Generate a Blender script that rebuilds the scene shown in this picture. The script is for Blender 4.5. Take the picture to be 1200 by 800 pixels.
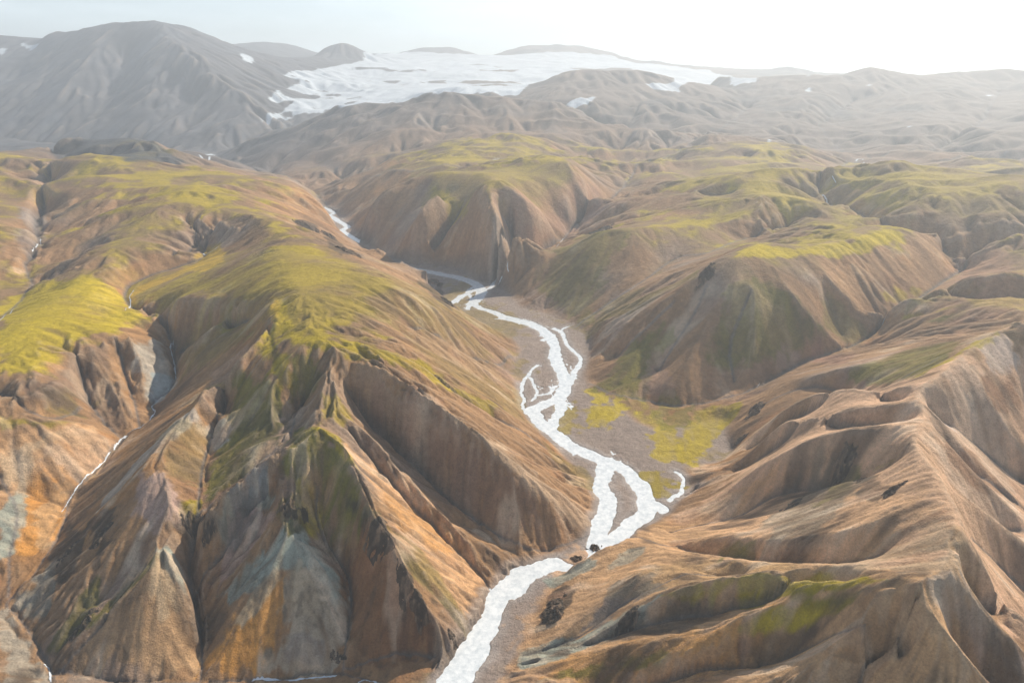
import bpy, math, random, time
import numpy as np
R = math.radians
T0 = time.time()
rng = np.random.default_rng(7)
random.seed(7)
for o in list(bpy.data.objects): bpy.data.objects.remove(o)
scn = bpy.context.scene

# ------------------------------------------------------------------ camera
H = 600.0                 # metres above the river where it leaves the picture
F = 800.0 / 1200.0        # focal length in picture widths
PITCH = math.atan(308.0 / 800.0)
cam = bpy.data.cameras.new('camera'); camo = bpy.data.objects.new('camera', cam)
scn.collection.objects.link(camo); scn.camera = camo
camo.location = (0, 0, H); camo.rotation_euler = (R(90) - PITCH, 0, 0)
cam.sensor_width = 36; cam.lens = 36 * F; cam.clip_start = 1; cam.clip_end = 120000

# ------------------------------------------------------------------ light
SUN_AZ, SUN_EL = R(42), R(36)          # azimuth right of the view direction (+Y)
world = bpy.data.worlds.new('World'); scn.world = world; world.use_nodes = True
wn, wl = world.node_tree.nodes, world.node_tree.links
wn.clear()
sky = wn.new('ShaderNodeTexSky'); sky.sky_type = 'NISHITA'; sky.sun_disc = False
sky.sun_elevation = SUN_EL; sky.sun_rotation = SUN_AZ
sky.altitude = 600; sky.air_density = 1.0; sky.dust_density = 1.0; sky.ozone_density = 1.5
bg = wn.new('ShaderNodeBackground'); bg.inputs['Strength'].default_value = 0.08
out = wn.new('ShaderNodeOutputWorld')
# a thin veil of high cloud, thicker towards the right, over the clear sky
wtc = wn.new('ShaderNodeTexCoord'); wmp = wn.new('ShaderNodeMapping'); wmp.inputs['Scale'].default_value = (1.6, 1.6, 7)
wl.new(wtc.outputs['Generated'], wmp.inputs['Vector'])
wno = wn.new('ShaderNodeTexNoise'); wno.inputs['Scale'].default_value = 2.2; wno.inputs['Detail'].default_value = 7; wno.inputs['Roughness'].default_value = .55
wl.new(wmp.outputs[0], wno.inputs['Vector'])
wr = wn.new('ShaderNodeMapRange'); wr.inputs['From Min'].default_value = .42; wr.inputs['From Max'].default_value = .68
wr.inputs['To Min'].default_value = .5; wr.inputs['To Max'].default_value = .9; wl.new(wno.outputs[0], wr.inputs['Value'])
wsp = wn.new('ShaderNodeSeparateXYZ'); wl.new(wtc.outputs['Generated'], wsp.inputs[0])
wel = wn.new('ShaderNodeMapRange'); wel.inputs['From Min'].default_value = .16; wel.inputs['From Max'].default_value = .42
wel.inputs['To Min'].default_value = 1; wel.inputs['To Max'].default_value = .12; wl.new(wsp.outputs['Z'], wel.inputs['Value'])
wml = wn.new('ShaderNodeMath'); wml.operation = 'MULTIPLY'; wl.new(wr.outputs[0], wml.inputs[0]); wl.new(wel.outputs[0], wml.inputs[1])
wmx = wn.new('ShaderNodeMix'); wmx.data_type = 'RGBA'; wl.new(wml.outputs[0], wmx.inputs['Factor'])
wl.new(sky.outputs[0], wmx.inputs['A']); wmx.inputs['B'].default_value = (9.6, 11.0, 11.7, 1)
wl.new(wmx.outputs['Result'], bg.inputs[0]); wl.new(bg.outputs[0], out.inputs[0])
sun = bpy.data.lights.new('sun', 'SUN'); suno = bpy.data.objects.new('sun', sun)
scn.collection.objects.link(suno)
sun.energy = 5.0; sun.angle = R(0.6); sun.color = (1.0, 0.90, 0.76)
sd = (math.sin(SUN_AZ) * math.cos(SUN_EL), math.cos(SUN_AZ) * math.cos(SUN_EL), math.sin(SUN_EL))
from mathutils import Vector
suno.rotation_euler = Vector(sd).to_track_quat('Z', 'Y').to_euler()
scn.view_settings.view_transform = 'Standard'; scn.view_settings.look = 'None'
scn.view_settings.exposure = 0.55; scn.view_settings.gamma = 1
scn.view_settings.use_curve_mapping = False
scn.cycles.use_denoising = True
scn.cycles.max_bounces = 6; scn.cycles.volume_bounces = 0
HAZE = 9.5e-5

# ------------------------------------------------------------------ picture <-> place
SP, CP = math.sin(PITCH), math.cos(PITCH)
def ray(px, py):
    xc, yc = (np.asarray(px, float) - 600) / 800, (400 - np.asarray(py, float)) / 800
    return xc, CP + yc * SP, -SP + yc * CP
def at(px, py, z):
    dx, dy, dz = ray(px, py); t = (H - z) / -dz
    return np.array([dx * t, dy * t, z])
def atY(px, py, Y):
    dx, dy, dz = ray(px, py); t = Y / dy
    return np.array([dx * t, Y, H + dz * t])
FLY = [0, 560, 700, 1000, 1600, 2200, 2950, 5100, 7000]
FLZ = [-6, 0, 4, 12, 30, 45, 62, 100, 150]
def floor_z(Y): return np.interp(Y, FLY, FLZ)
def atF(px, py):
    z = 10.0
    for _ in range(30):
        p = at(px, py, z); z = float(floor_z(p[1]))
    return p

# ------------------------------------------------------------------ skeleton: crests, rims and stream beds
# each line: kind, roundness, points.  kind r = crest / rim, c = stream bed.  (px, py, z) or (px, py, -Y)
L = []
def wpt(px, Y, z):                     # a point hidden behind other ground, given by bearing, distance and height
    zc = Y * CP + (H - z) * SP
    return np.array([(px - 600) / 800 * zc, Y, z])
def crest(rd, *p): L.append(('r', rd, p))
def chan(*p): L.append(('c', 0.0, p))
# --- left: foreground cones and spurs
crest(.2, (368,500,182),(400,520,172),(420,560,150),(440,610,122),(465,640,103),(480,680,76),(500,710,54),(520,733,34),(537,752,12))
crest(.1, (368,500,182),(345,520,170),(325,535,160),(300,552,148),(275,572,137),(250,590,124))
crest(.3, (368,500,182),(362,545,150),(350,585,122),(344,615,104),(347,650,82),(352,700,52),(356,780,12))
crest(.3, (330,590,118),(310,620,90),(285,650,70),(262,690,48),(250,740,24))
crest(.4, (344,615,104),(322,655,80),(300,690,58),(262,760,20),(245,785,9))
crest(.3, (344,615,104),(372,650,78),(395,690,50),(405,740,22),(402,780,8))
crest(.7, (190,640,96),(186,665,84),(180,700,66),(172,740,42))
crest(.2, (190,640,96),(160,675,78),(125,712,58),(90,745,38),(65,772,24))
crest(.2, (190,640,96),(212,665,80),(224,705,50),(232,745,22))
crest(.4, (205,600,118),(199,620,107),(190,640,96))
crest(.3, (330,300,262),(315,370,240),(300,400,226),(270,428,206),(240,455,186),(225,480,172),(200,505,158),(175,537,146),(155,562,126),(125,595,98),(100,630,76),(75,665,56),(35,700,34))
crest(.3, (175,537,146),(190,570,133),(205,600,118),(160,625,100),(125,670,70),(95,710,46),(62,758,28))
crest(.3, (240,455,186),(255,480,166),(250,505,144),(244,525,128))
chan((60,800,12),(57,778,15),(40,750,20),(25,726,25),(8,708,30),(28,688,34),(50,660,38),(75,612,45),(85,580,50),(120,545,57),(145,515,62),(178,490,68),(180,470,71),(203,452,76),(205,425,84),(200,400,96),(180,382,112),(152,362,132),(150,345,137),(172,333,142),(235,312,155),(240,298,160),(258,285,165))
chan((235,797,2),(237,765,6),(233,735,14),(226,700,28),(222,660,52),(230,622,86),(232,604,102),(233,585,110),(240,540,122),(258,500,135),(275,455,150),(290,430,168),(310,405,196))
chan((232,604,102),(262,580,116),(300,545,138),(335,515,156),(350,482,162),(358,470,168))
crest(.4, (325,395,234),(350,407,232),(375,411,232),(400,410,235))
crest(.8, (312,372,244),(318,400,230),(322,430,214),(333,452,200))
chan((226,700,28),(245,668,50),(270,640,70),(290,610,90),(315,585,110))
chan((60,795,12),(85,768,24),(118,732,42),(150,695,58),(172,662,76))
chan((402,784,4),(408,740,14),(412,700,30),(405,670,46),(385,640,66),(372,610,88),(372,580,112))
chan((245,799,1),(300,797,0),(330,795,0),(380,790,-1),(430,795,-2),(470,812,-3))
chan((402,784,4),(430,775,5),(470,765,6),(510,770,4))
crest(.1, (250,590,124),(240,605,112))
# shadowed bowl with a deep gully right of the ridge, up to the big spur
chan((575,692,3),(560,670,10),(530,640,36),(495,602,68),(460,567,98),(430,532,128),(408,507,152))
chan((690,628,6),(655,640,8),(610,640,16),(560,612,34),(520,580,62),(480,540,92),(440,505,122),(420,480,150),(405,460,178))
crest(.5, (382,468,192),(400,485,180),(430,510,152),(460,545,120),(500,588,82),(540,630,44),(568,657,14))
crest(.5, (330,300,262),(345,340,258),(370,380,245),(400,410,235),(440,425,224),(480,448,204),(520,478,176),(560,505,148),(590,530,122),(625,560,86),(660,590,46),(690,612,12))
crest(.5, (400,410,235),(392,440,216),(382,468,192),(372,488,184),(368,500,182))
# smooth shoulder right of the big spur, moss strip
crest(.6, (420,395,232),(455,408,218),(500,425,190),(530,447,160),(560,465,128),(585,475,104))
chan((505,438,172),(530,458,146),(560,478,116),(600,500,76),(640,522,40))
# --- left plateau: rims and hollows
crest(.7, (330,300,262),(360,300,262),(400,310,258),(440,320,250),(470,335,236),(495,345,216),(520,355,176),(535,372,142),(560,395,92),(585,405,62))
crest(.7, (330,300,262),(340,275,258),(370,285,256),(400,290,240),(430,308,232),(455,318,224))
chan((600,415,40),(575,425,62),(540,412,108),(510,395,150),(480,385,184))
crest(.7, (480,385,196),(440,362,232),(400,350,252),(360,340,258))
crest(.6, (560,395,92),(600,420,44))
crest(.6, (300,322,250),(320,290,258),(300,310,245),(265,312,206),(240,330,190),(215,338,178),(180,345,160),(165,362,148))
crest(.5, (300,340,238),(270,352,214),(250,372,190),(230,392,160),(212,415,112))
crest(.5, (165,362,148),(185,378,134),(198,395,110))
crest(.3, (330,350,250),(322,380,236))
crest(.3, (165,363,148),(190,353,176),(225,349,196),(262,352,208),(288,350,226))
chan((203,412,90),(196,385,122),(200,372,142))
chan((212,414,96),(245,400,130),(275,385,165),(292,374,196))
crest(.2, (214,262,226),(235,257,234),(262,261,234),(280,272,228))
chan((262,300,163),(245,306,160),(222,320,154))
chan((232,290,164),(222,300,162),(205,314,156))
chan((222,277,178),(240,290,166),(258,285,165))
# hill between the two side streams
crest(.8, (0,455,168),(50,437,166),(85,405,165),(120,395,160),(150,392,152),(175,395,128),(200,430,98))
crest(.8, (0,420,172),(40,385,176),(70,360,180),(100,335,184),(130,310,192),(160,295,200),(190,292,200),(225,302,180))
crest(.3, (120,395,160),(128,420,130),(148,470,92),(152,512,66))
crest(.3, (150,392,152),(165,430,116),(172,480,72))
chan((145,517,62),(110,480,84),(92,430,120),(88,410,150))
chan((165,500,66),(148,440,100),(136,402,140))
crest(.6, (0,495,136),(40,500,124),(75,497,112),(105,500,98),(130,525,68))
crest(.3, (45,510,118),(35,545,90),(32,575,64),(75,595,46))
chan((0,462,140),(40,485,126),(70,490,112),(95,480,100))
chan((0,560,80),(20,600,60),(12,650,44),(10,700,32))
chan((0,376,148),(20,357,152),(36,330,158),(30,310,163),(45,285,170),(42,262,176),(55,235,188),(65,205,210))
crest(.8, (60,330,172),(80,310,186),(100,298,196),(125,285,210),(150,255,240),(180,240,255),(215,255,240),(245,275,205))
chan((50,322,166),(75,312,168),(105,300,172),(130,290,190))
crest(.8, (0,300,200),(20,280,205),(25,240,230),(35,205,260))
crest(.8, (225,262,232),(260,250,240),(300,245,262),(340,275,258))
crest(.6, (235,250,232),(255,262,235),(285,270,232),(300,290,218),(270,305,178))
crest(.8, (0,160,-2900),(40,168,-2900),(80,182,-2800),(150,190,-2800),(200,195,-2750),(250,200,-2700),(300,208,-2650),(340,215,-2600),(365,222,-2600),(378,240,-2580),(392,256,-2640))
crest(.8, (20,200,-2500),(100,215,-2350),(180,215,-2350),(240,225,-2250),(300,240,-2150),(360,262,-2100),(400,285,-2000),(450,318,224))
crest(.5, (392,256,-2640),(405,290,-2200),(440,315,-1990),(480,325,-1900),(500,332,-1800),(520,350,-1500))
# dark low ridge behind the plateau
crest(.3, (50,165,-3500),(90,161,-3600),(130,160,-3700),(160,165,-3650),(180,172,-3550),(210,192,-3300),(222,198,-3150))
crest(.3, (130,160,-3700),(160,175,-3400),(200,192,-3150))
crest(.8, (195,172,-4100),(240,192,-3900),(280,207,-3600),(320,212,-3300),(360,222,-3000))
chan((20,180,-3900),(120,190,-3150),(200,200,-3000),(300,212,-2850))
# --- centre: main mountain and its spurs
crest(.3, (255,187,-4900),(300,166,-5000),(345,150,-5000),(385,138,-5000),(395,126,-5000),(440,120,-5000),(485,122,-5000),(500,111,-4900),(530,107,-4900),(562,112,-4900),(600,116,-4900),(640,118,-4800),(665,130,-4700),(700,148,-4500),(745,160,-4300),(790,178,-4000))
crest(.3, (500,111,-4900),(480,140,-4500),(440,165,-4100),(420,185,-3800))
chan((400,220,-3600),(440,195,-3750),(480,175,-3950),(540,165,-4150))
crest(.3, (600,116,-4900),(620,145,-4400),(660,170,-4000),(690,190,-3700),(715,215,-3300))
crest(.3, (562,112,-4900),(560,140,-4500),(600,158,-4200))
crest(.5, (400,208,-3350),(440,196,-3350),(500,180,-3450),(560,165,-3600),(600,155,-3700),(640,165,-3600),(690,190,-3400),(740,210,-3000))
chan((420,222,-3250),(470,205,-2950),(560,200,-2850),(620,190,-2900),(670,192,-2950))
chan((655,286,92),(680,262,115),(720,235,150),(745,205,190),(765,190,215),(790,185,-3700))
crest(.5, (425,240,180),(450,222,225),(485,208,262),(520,205,280),(560,200,290),(600,193,292),(640,190,290),(665,196,282),(685,212,255),(705,228,218),(730,238,180),(745,238,160))
crest(.3, (515,222,262),(500,240,225),(480,262,172),(455,285,105),(448,296,64))
crest(.4, (560,215,280),(583,245,262),(578,275,190),(572,305,105),(570,325,52))
crest(.3, (583,245,262),(560,262,215),(530,285,135),(505,305,62))
crest(.3, (485,208,262),(450,235,190),(425,255,120),(415,270,70))
crest(.4, (560,200,290),(600,225,275),(640,255,190),(648,280,100))
crest(.3, (583,245,262),(605,265,205),(620,290,125),(618,305,80))
crest(.3, (665,196,282),(665,230,215),(662,262,130))
chan((505,300,64),(535,262,150),(545,235,225))
chan((600,316,70),(600,285,120),(590,262,185))
# --- right of the stream: dark hill
crest(.4, (600,345,50),(625,325,85),(655,303,130),(680,282,175),(700,268,205),(735,270,205),(770,266,205),(805,264,208),(850,252,225),(900,243,240),(950,240,245))
crest(.3, (700,268,205),(690,300,150),(665,335,85),(640,360,40))
crest(.3, (735,270,205),(740,305,150),(725,350,82),(690,378,38))
crest(.3, (805,264,208),(815,285,180),(820,310,150))
crest(.2, (683,392,36),(720,372,80),(760,350,118),(800,330,150),(815,322,165),(840,308,205))
chan((670,385,30),(710,360,66),(755,335,112),(790,310,140),(830,300,165),(870,282,175),(930,268,180))
chan((585,332,48),(600,322,60),(630,305,80),(655,286,92))
# green plateaus right of centre
crest(.7, (740,235,170),(760,228,232),(790,222,258),(850,212,275),(900,205,290),(960,200,300),(1040,200,300))
chan((750,246,165),(800,240,200),(860,232,232))
crest(.7, (775,245,205),(810,235,245),(870,228,262),(930,224,270))
crest(.7, (815,262,208),(850,252,226),(890,250,236),(920,238,246))
crest(.7, (800,190,-3300),(850,180,-3400),(900,175,-3500),(960,190,-3200),(1020,205,-2900),(1100,210,-2800),(1200,215,-2700))
chan((1018,268,186),(1010,260,192),(970,240,214),(955,228,226),(975,208,250),(990,198,-3600),(1020,192,-3800),(1000,188,-4000))
chan((920,218,250),(905,205,-2700))
crest(.6, (1040,200,300),(1100,205,296),(1200,222,286))
crest(.6, (985,260,215),(1020,250,238),(1060,245,262),(1095,242,265),(1110,255,238))
crest(.6, (990,235,248),(1010,225,265),(1060,232,268))
crest(.6, (1060,268,235),(1100,262,245),(1150,252,262),(1200,250,270))
crest(.6, (1090,245,262),(1150,235,270),(1200,232,280))
chan((1125,322,140),(1105,300,162),(1090,290,172),(1060,280,188),(1040,272,198),(1018,268,186))
crest(.3, (1100,262,245),(1098,280,200),(1102,298,166))
crest(.3, (1150,252,262),(1135,275,215),(1112,300,168))
# --- yellow-topped hill
crest(.5, (700,395,60),(730,378,100),(770,352,150),(800,335,182),(830,312,222),(860,300,238),(880,288,242),(910,287,240),(945,293,236),(985,287,236),(1020,275,240),(1045,268,240),(1065,275,232),(1085,290,205),(1105,305,165),(1125,321,140))
crest(.2, (945,293,236),(965,318,210),(990,345,170),(1015,368,128),(1034,383,102))
crest(.2, (930,300,232),(945,320,212),(962,342,178),(975,362,140),(985,395,96))
crest(.2, (905,315,222),(930,345,190),(950,370,150),(975,395,105),(1002,418,78))
crest(.4, (865,303,238),(855,345,185),(830,385,130),(800,425,80),(780,455,45))
crest(.3, (830,312,222),(805,350,160),(770,385,105),(730,420,60),(700,440,32))
crest(.3, (880,330,210),(885,370,158),(880,410,105),(870,440,65))
chan((770,440,38),(790,405,90),(815,365,145),(828,335,190))
chan((860,450,48),(855,410,92),(868,370,150),(880,345,185))
chan((720,425,30),(745,395,90),(790,355,150))
chan((690,448,24),(720,462,24),(760,468,24),(800,475,24),(850,468,34),(887,455,46),(940,428,64),(1000,406,84),(1036,385,100),(1060,368,112),(1100,340,128),(1125,322,140))
crest(.3, (1010,372,128),(1036,352,165),(1060,343,185),(1100,334,200),(1150,322,222),(1200,316,240))
crest(.3, (1060,367,128),(1075,360,152),(1110,352,180),(1150,350,196),(1200,346,214))
crest(.3, (1028,404,102),(1070,382,148),(1110,372,170),(1160,365,195),(1200,360,212))
chan((1050,378,112),(1100,360,150),(1160,356,176),(1200,353,190))
chan((1100,340,128),(1130,335,160),(1200,330,200))
chan((1125,322,140),(1145,308,155),(1200,292,185))
crest(.3, (1110,302,168),(1140,290,205),(1170,278,225),(1200,268,240))
crest(.3, (1130,318,150),(1165,300,190),(1200,285,215))
# --- right foreground ridge
crest(.2, (1200,372,280),(1170,385,264),(1130,415,252),(1095,445,242),(1080,455,236),(1078,468,234),(1088,494,238),(1068,512,242),(1094,547,250),(1118,585,254),(1128,627,256),(1114,668,250),(1090,676,248),(1074,683,246),(1088,705,240),(1104,728,230),(1125,757,216),(1165,805,194),(1190,840,180))
crest(.2, (887,462,52),(915,448,90),(950,440,128),(985,430,158),(1040,418,184),(1075,404,200),(1110,394,214),(1150,392,238),(1175,385,262))
chan((885,480,56),(920,462,92),(965,452,124),(1010,455,156),(1050,446,190),(1100,420,226))
crest(.2, (1080,455,236),(1060,451,226),(1025,454,210),(985,449,198),(955,458,170),(930,470,142),(912,484,112),(895,500,82),(880,518,60))
crest(.2, (1078,472,234),(1050,473,222),(1005,476,206),(950,482,178),(920,490,150),(900,508,112),(880,530,74),(862,548,50))
crest(.2, (1088,495,238),(1060,497,232),(1010,500,218),(965,508,198),(930,522,168),(900,540,132),(870,558,90),(835,580,46),(790,606,16),(762,612,10))
chan((876,522,56),(915,490,112),(960,470,160),(1010,462,190),(1060,460,222))
chan((862,552,46),(900,520,105),(950,492,165),(1010,486,200),(1068,484,226))
chan((785,625,22),(830,605,56),(870,590,86),(905,570,112),(945,560,140),(1000,555,178),(1040,540,208),(1062,524,234))
crest(.3, (1082,572,244),(1050,592,232),(1020,612,216),(985,625,194),(950,630,170),(910,633,142),(870,630,112),(850,627,98),(815,632,70),(790,640,56))
crest(.3, (1094,549,250),(1086,560,246),(1082,572,244),(1100,598,248),(1122,624,256))
crest(.3, (1000,560,184),(960,575,152),(920,592,120),(880,605,88))
crest(.3, (735,634,46),(765,640,66),(800,645,92),(850,652,124),(900,657,150),(960,660,184),(1010,667,212),(1060,676,236),(1074,683,246))
crest(.2, (735,634,50),(712,638,45),(695,645,39),(675,652,32),(658,660,20),(646,673,6))
chan((700,632,4),(740,628,14),(775,637,46),(820,638,76),(870,642,110),(930,648,150),(985,645,186),(1040,630,222))
crest(.3, (735,634,46),(735,655,46),(690,690,32),(655,720,20),(625,755,6))
crest(.3, (745,672,84),(720,690,62),(690,715,44),(650,750,22),(622,768,5))
crest(.2, (800,645,92),(770,660,86),(745,672,84))
crest(.2, (612,775,6),(640,765,24),(680,752,42),(712,735,58),(748,712,82),(775,697,102),(810,685,122),(850,675,142),(900,673,160),(950,674,184),(1000,676,206),(1040,680,228))
chan((612,768,3),(650,758,16),(690,740,34),(725,712,56),(765,690,88),(810,670,112),(870,664,138))
crest(.3, (600,788,3),(640,778,26),(690,768,48),(725,755,66),(780,748,90),(835,738,112),(865,722,130),(895,715,146),(940,700,170),(990,690,200),(1040,690,230))
chan((612,780,3),(660,768,22),(720,745,52),(770,730,74),(825,720,98),(870,700,128),(930,684,164),(1000,682,198))
crest(.2, (860,690,134),(830,705,110),(790,725,84))
crest(.6, (1078,690,243),(1056,719,222),(1020,740,202),(979,758,178),(918,780,144),(868,800,118),(820,830,92))
chan((700,830,30),(760,808,52),(830,785,84),(900,765,118),(950,740,162),(990,718,200),(1020,706,226))
crest(.3, (700,810,36),(760,785,72),(820,765,100),(860,745,118))
chan((980,850,118),(1010,800,150),(1040,775,172),(1062,757,196))
crest(.3, (1056,719,222),(1040,760,188),(1020,800,160),(1000,850,130))
# right-hand flank: spurs that fall away to the right
crest(.2, (1094,547,250),(1124,574,226),(1160,602,200),(1200,634,168),(1260,690,120))
crest(.2, (1128,628,256),(1150,652,236),(1175,685,212),(1205,722,186),(1260,780,140))
crest(.2, (1114,668,250),(1145,700,226),(1175,735,200),(1205,765,176),(1260,820,130))
crest(.2, (1078,468,234),(1110,500,210),(1150,545,172),(1200,590,132))
crest(.2, (1130,415,252),(1150,450,226),(1180,500,182),(1220,550,132))
crest(.2, (1088,494,238),(1118,528,216),(1150,562,190),(1200,606,150))
chan((1122,592,240),(1150,618,206),(1200,668,150),(1260,730,100))
chan((1110,560,232),(1140,580,202),(1200,620,140),(1260,660,90))
chan((1120,660,236),(1150,690,208),(1205,745,160),(1260,800,120))
chan((1118,745,206),(1150,785,176),(1180,820,150))
chan((1095,500,220),(1140,545,176),(1200,600,120))
chan((1090,470,222),(1130,510,180),(1200,570,110))
chan((1260,520,96),(1260,600,92),(1290,700,88),(1320,800,84))
crest(.5, (1200,372,280),(1240,380,276),(1320,400,270))
# --- far right slopes
crest(.2, (830,88,-7600),(880,92,-7200),(930,88,-7000),(970,88,-7000),(1000,84,-7000),(1022,77,-7000),(1045,84,-7000),(1065,91,-7000),(1110,87,-7000),(1150,84,-7000),(1182,80,-6900),(1200,84,-6900),(1300,90,-6900))
crest(.5, (1000,84,-7000),(960,115,-6000),(930,140,-5200))
crest(.5, (1110,87,-7000),(1080,115,-6000),(1040,140,-5200),(1010,165,-4600))
crest(.5, (1200,110,-6200),(1150,125,-5600),(1120,145,-4900),(1080,160,-4500))
crest(.5, (1130,150,-4600),(1160,165,-4200),(1200,175,-4000))
crest(.5, (1110,160,-4500),(1060,178,-4000),(1030,190,-3700))
crest(.5, (1200,188,-3700),(1140,186,-3700),(1080,194,-3500))
chan((1000,188,-4000),(980,170,-4500),(960,150,-5200),(1000,120,-6300))
chan((1020,192,-3800),(1070,182,-4000),(1110,172,-4400),(1150,140,-5200),(1170,110,-6400))
chan((1040,195,-3600),(1120,192,-3600),(1200,182,-3900))
chan((790,185,-3700),(820,170,-4300),(850,150,-5000),(880,125,-6000))
crest(.5, (770,158,-4500),(810,160,-4300),(850,168,-4000),(920,178,-3700))
crest(.5, (700,170,-4100),(740,182,-3900),(800,190,-3500))
crest(.5, (870,115,-6300),(900,130,-5600),(900,150,-5000))
# middle brown mountain beside the glacier
crest(.4, (620,108,-6200),(650,90,-6400),(665,84,-6500),(690,80,-6500),(710,83,-6500),(740,80,-6500),(765,88,-6500),(790,95,-6500),(830,98,-6600))
crest(.4, (690,80,-6500),(680,105,-5800),(700,130,-5200))
crest(.4, (765,88,-6500),(770,115,-5800),(800,140,-5000))
chan((600,125,-5600),(660,128,-5300),(700,148,-5000),(760,150,-4900))
crest(.5, (510,103,-6300),(530,99,-6400),(545,100,-6300),(552,108,-6100))
crest(.5, (556,110,-6000),(570,104,-6000),(585,106,-6000),(598,103,-6000),(610,108,-6000))
# glacier surface
crest(1, (420,62,-11500),(460,63,-11500),(520,66,-11500),(600,68,-11500),(680,74,-11500),(740,76,-11500),(800,80,-11500),(830,84,-11500))
crest(1, (400,75,-9500),(480,78,-9500),(560,80,-9500),(640,84,-9200),(720,86,-9000),(800,88,-8800))
crest(1, (380,90,-8200),(430,95,-8200),(500,95,-8000),(560,97,-7800),(620,97,-7600))
crest(1, (345,115,-7200),(390,115,-7200),(450,108,-7200),(500,105,-7200))
crest(1, (320,140,-6300),(360,132,-6300),(400,122,-6500))
crest(.2, (375,86,-8200),(390,95,-7700),(420,104,-7300),(450,109,-7100),(480,107,-7100),(510,103,-6900))
# nunataks
crest(.3, (355,80,-9800),(368,66,-10000),(385,52,-10000),(405,47,-10000),(418,52,-10000),(430,62,-10000),(440,66,-9800))
crest(.5, (470,60,-13000),(490,54,-13200),(520,50,-13400),(535,54,-13200),(555,62,-13000))
crest(.5, (590,62,-13000),(605,54,-13300),(640,50,-13500),(690,52,-13400),(720,60,-13200),(735,70,-13000))
crest(.5, (260,52,-12500),(290,49,-12500),(325,48,-12800),(350,56,-12600),(372,66,-12200))
crest(.2, (900,86,-11500),(923,77,-11600),(945,87,-11400))
# big mountain, far left
crest(.4, (-120,40,-8500),(0,42,-8600),(25,46,-8500),(42,47,-8300),(60,38,-8200),(95,31,-8100),(130,25,-8000),(160,23,-8000),(180,21,-8000),(195,26,-8000),(215,28,-8000),(230,37,-7900),(255,51,-7800),(275,60,-7800),(300,70,-7700),(320,85,-7400),(325,98,-7200))
crest(.3, (180,21,-8000),(195,45,-7300),(220,60,-6900),(240,85,-6500),(290,110,-6200),(310,130,-6000))
crest(.3, (130,25,-8000),(110,60,-7300),(80,95,-6700),(60,130,-6200))
crest(.3, (195,45,-7300),(170,80,-6800),(180,115,-6200),(160,150,-5800))
crest(.3, (42,47,-8300),(20,80,-7500),(0,110,-7000))
chan((60,60,-7700),(50,95,-7000),(20,140,-6200))
chan((150,60,-7500),(140,100,-6800),(110,140,-6200))
chan((215,90,-6700),(230,120,-6200),(220,150,-5800))
crest(.6, (255,150,-5500),(290,140,-5700),(330,145,-5900),(350,150,-5300))
chan((245,182,100),(215,178,108),(150,175,-5500),(60,168,-5700),(-60,160,-6000))
chan((245,182,100),(270,172,-5300),(300,160,-5600),(325,148,-5900),(345,140,-6100))
chan((392,250,62),(375,235,68),(355,222,76),(335,212,82),(300,200,88),(245,182,100))

def hid(*p): chan(*[(a, b, c, 1) for a, b, c in p])
hid((330,5800,150),(400,5650,200),(500,5550,230),(600,5450,250),(700,5150,260),(780,4700,250),(850,4350,250))
hid((640,7300,280),(720,7400,300),(800,7300,320),(860,8000,380),(950,8000,360),(1050,8200,330),(1200,8200,320))
hid((350,10800,700),(450,10800,760))
hid((400,12900,880),(450,12900,900),(462,13500,850));hid((562,12700,935),(574,13600,880));hid((745,12700,900),(780,13300,820),(860,13300,760))
hid((150,14300,600),(400,14300,650),(600,14300,650),(900,14300,600),(1100,14300,500))
hid((60,3600,170),(130,4300,150),(200,4200,150),(260,4200,120))
chan((68,782,17),(110,792,14),(160,797,10),(205,799,5),(235,799,2))
hid((500,1780,120),(470,1850,130))
# valley floor outline in the picture (on the river level)
FLOOR = [(470,830),(520,790),(560,740),(590,700),(600,680),(620,665),(655,648),(680,632),(694,615),(700,585),(690,560),
 (665,540),(640,515),(620,495),(610,470),(603,440),(602,425),(610,410),(600,398),(575,385),(545,372),(520,352),(500,335),(482,318),(462,309),(442,299),
 (428,289),(405,280),(390,268),(380,250),(372,238),(384,240),(405,258),(425,280),(450,300),(480,308),(520,312),(545,318),(570,330),(588,330),(592,340),
 (610,360),(640,368),(670,380),(690,392),(692,410),(685,440),(690,455),(720,470),(745,495),(770,505),(800,500),(850,492),(850,510),(860,530),(840,545),(800,545),
 (808,575),(790,595),(770,612),(745,620),(718,628),(706,645),(696,662),(684,670),(668,672),(653,675),(645,690),(635,705),(620,730),(605,765),(590,790),(580,830)]

# ------------------------------------------------------------------ log-polar ground grid round the camera's foot
S = 0.0019
R0, R1, TH = 170.0, 14500.0, R(68)
NI = int(math.log(R1 / R0) / S) // 32 * 32 + 1
NJ = int(2 * TH / S) // 32 * 32 + 1
print('grid', NI, NJ)
def cells(X, Y, st):
    r = np.hypot(X, Y); th = np.arctan2(X, Y)
    return np.log(r / R0) / (S * st), (th + TH) / (S * st)

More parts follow.
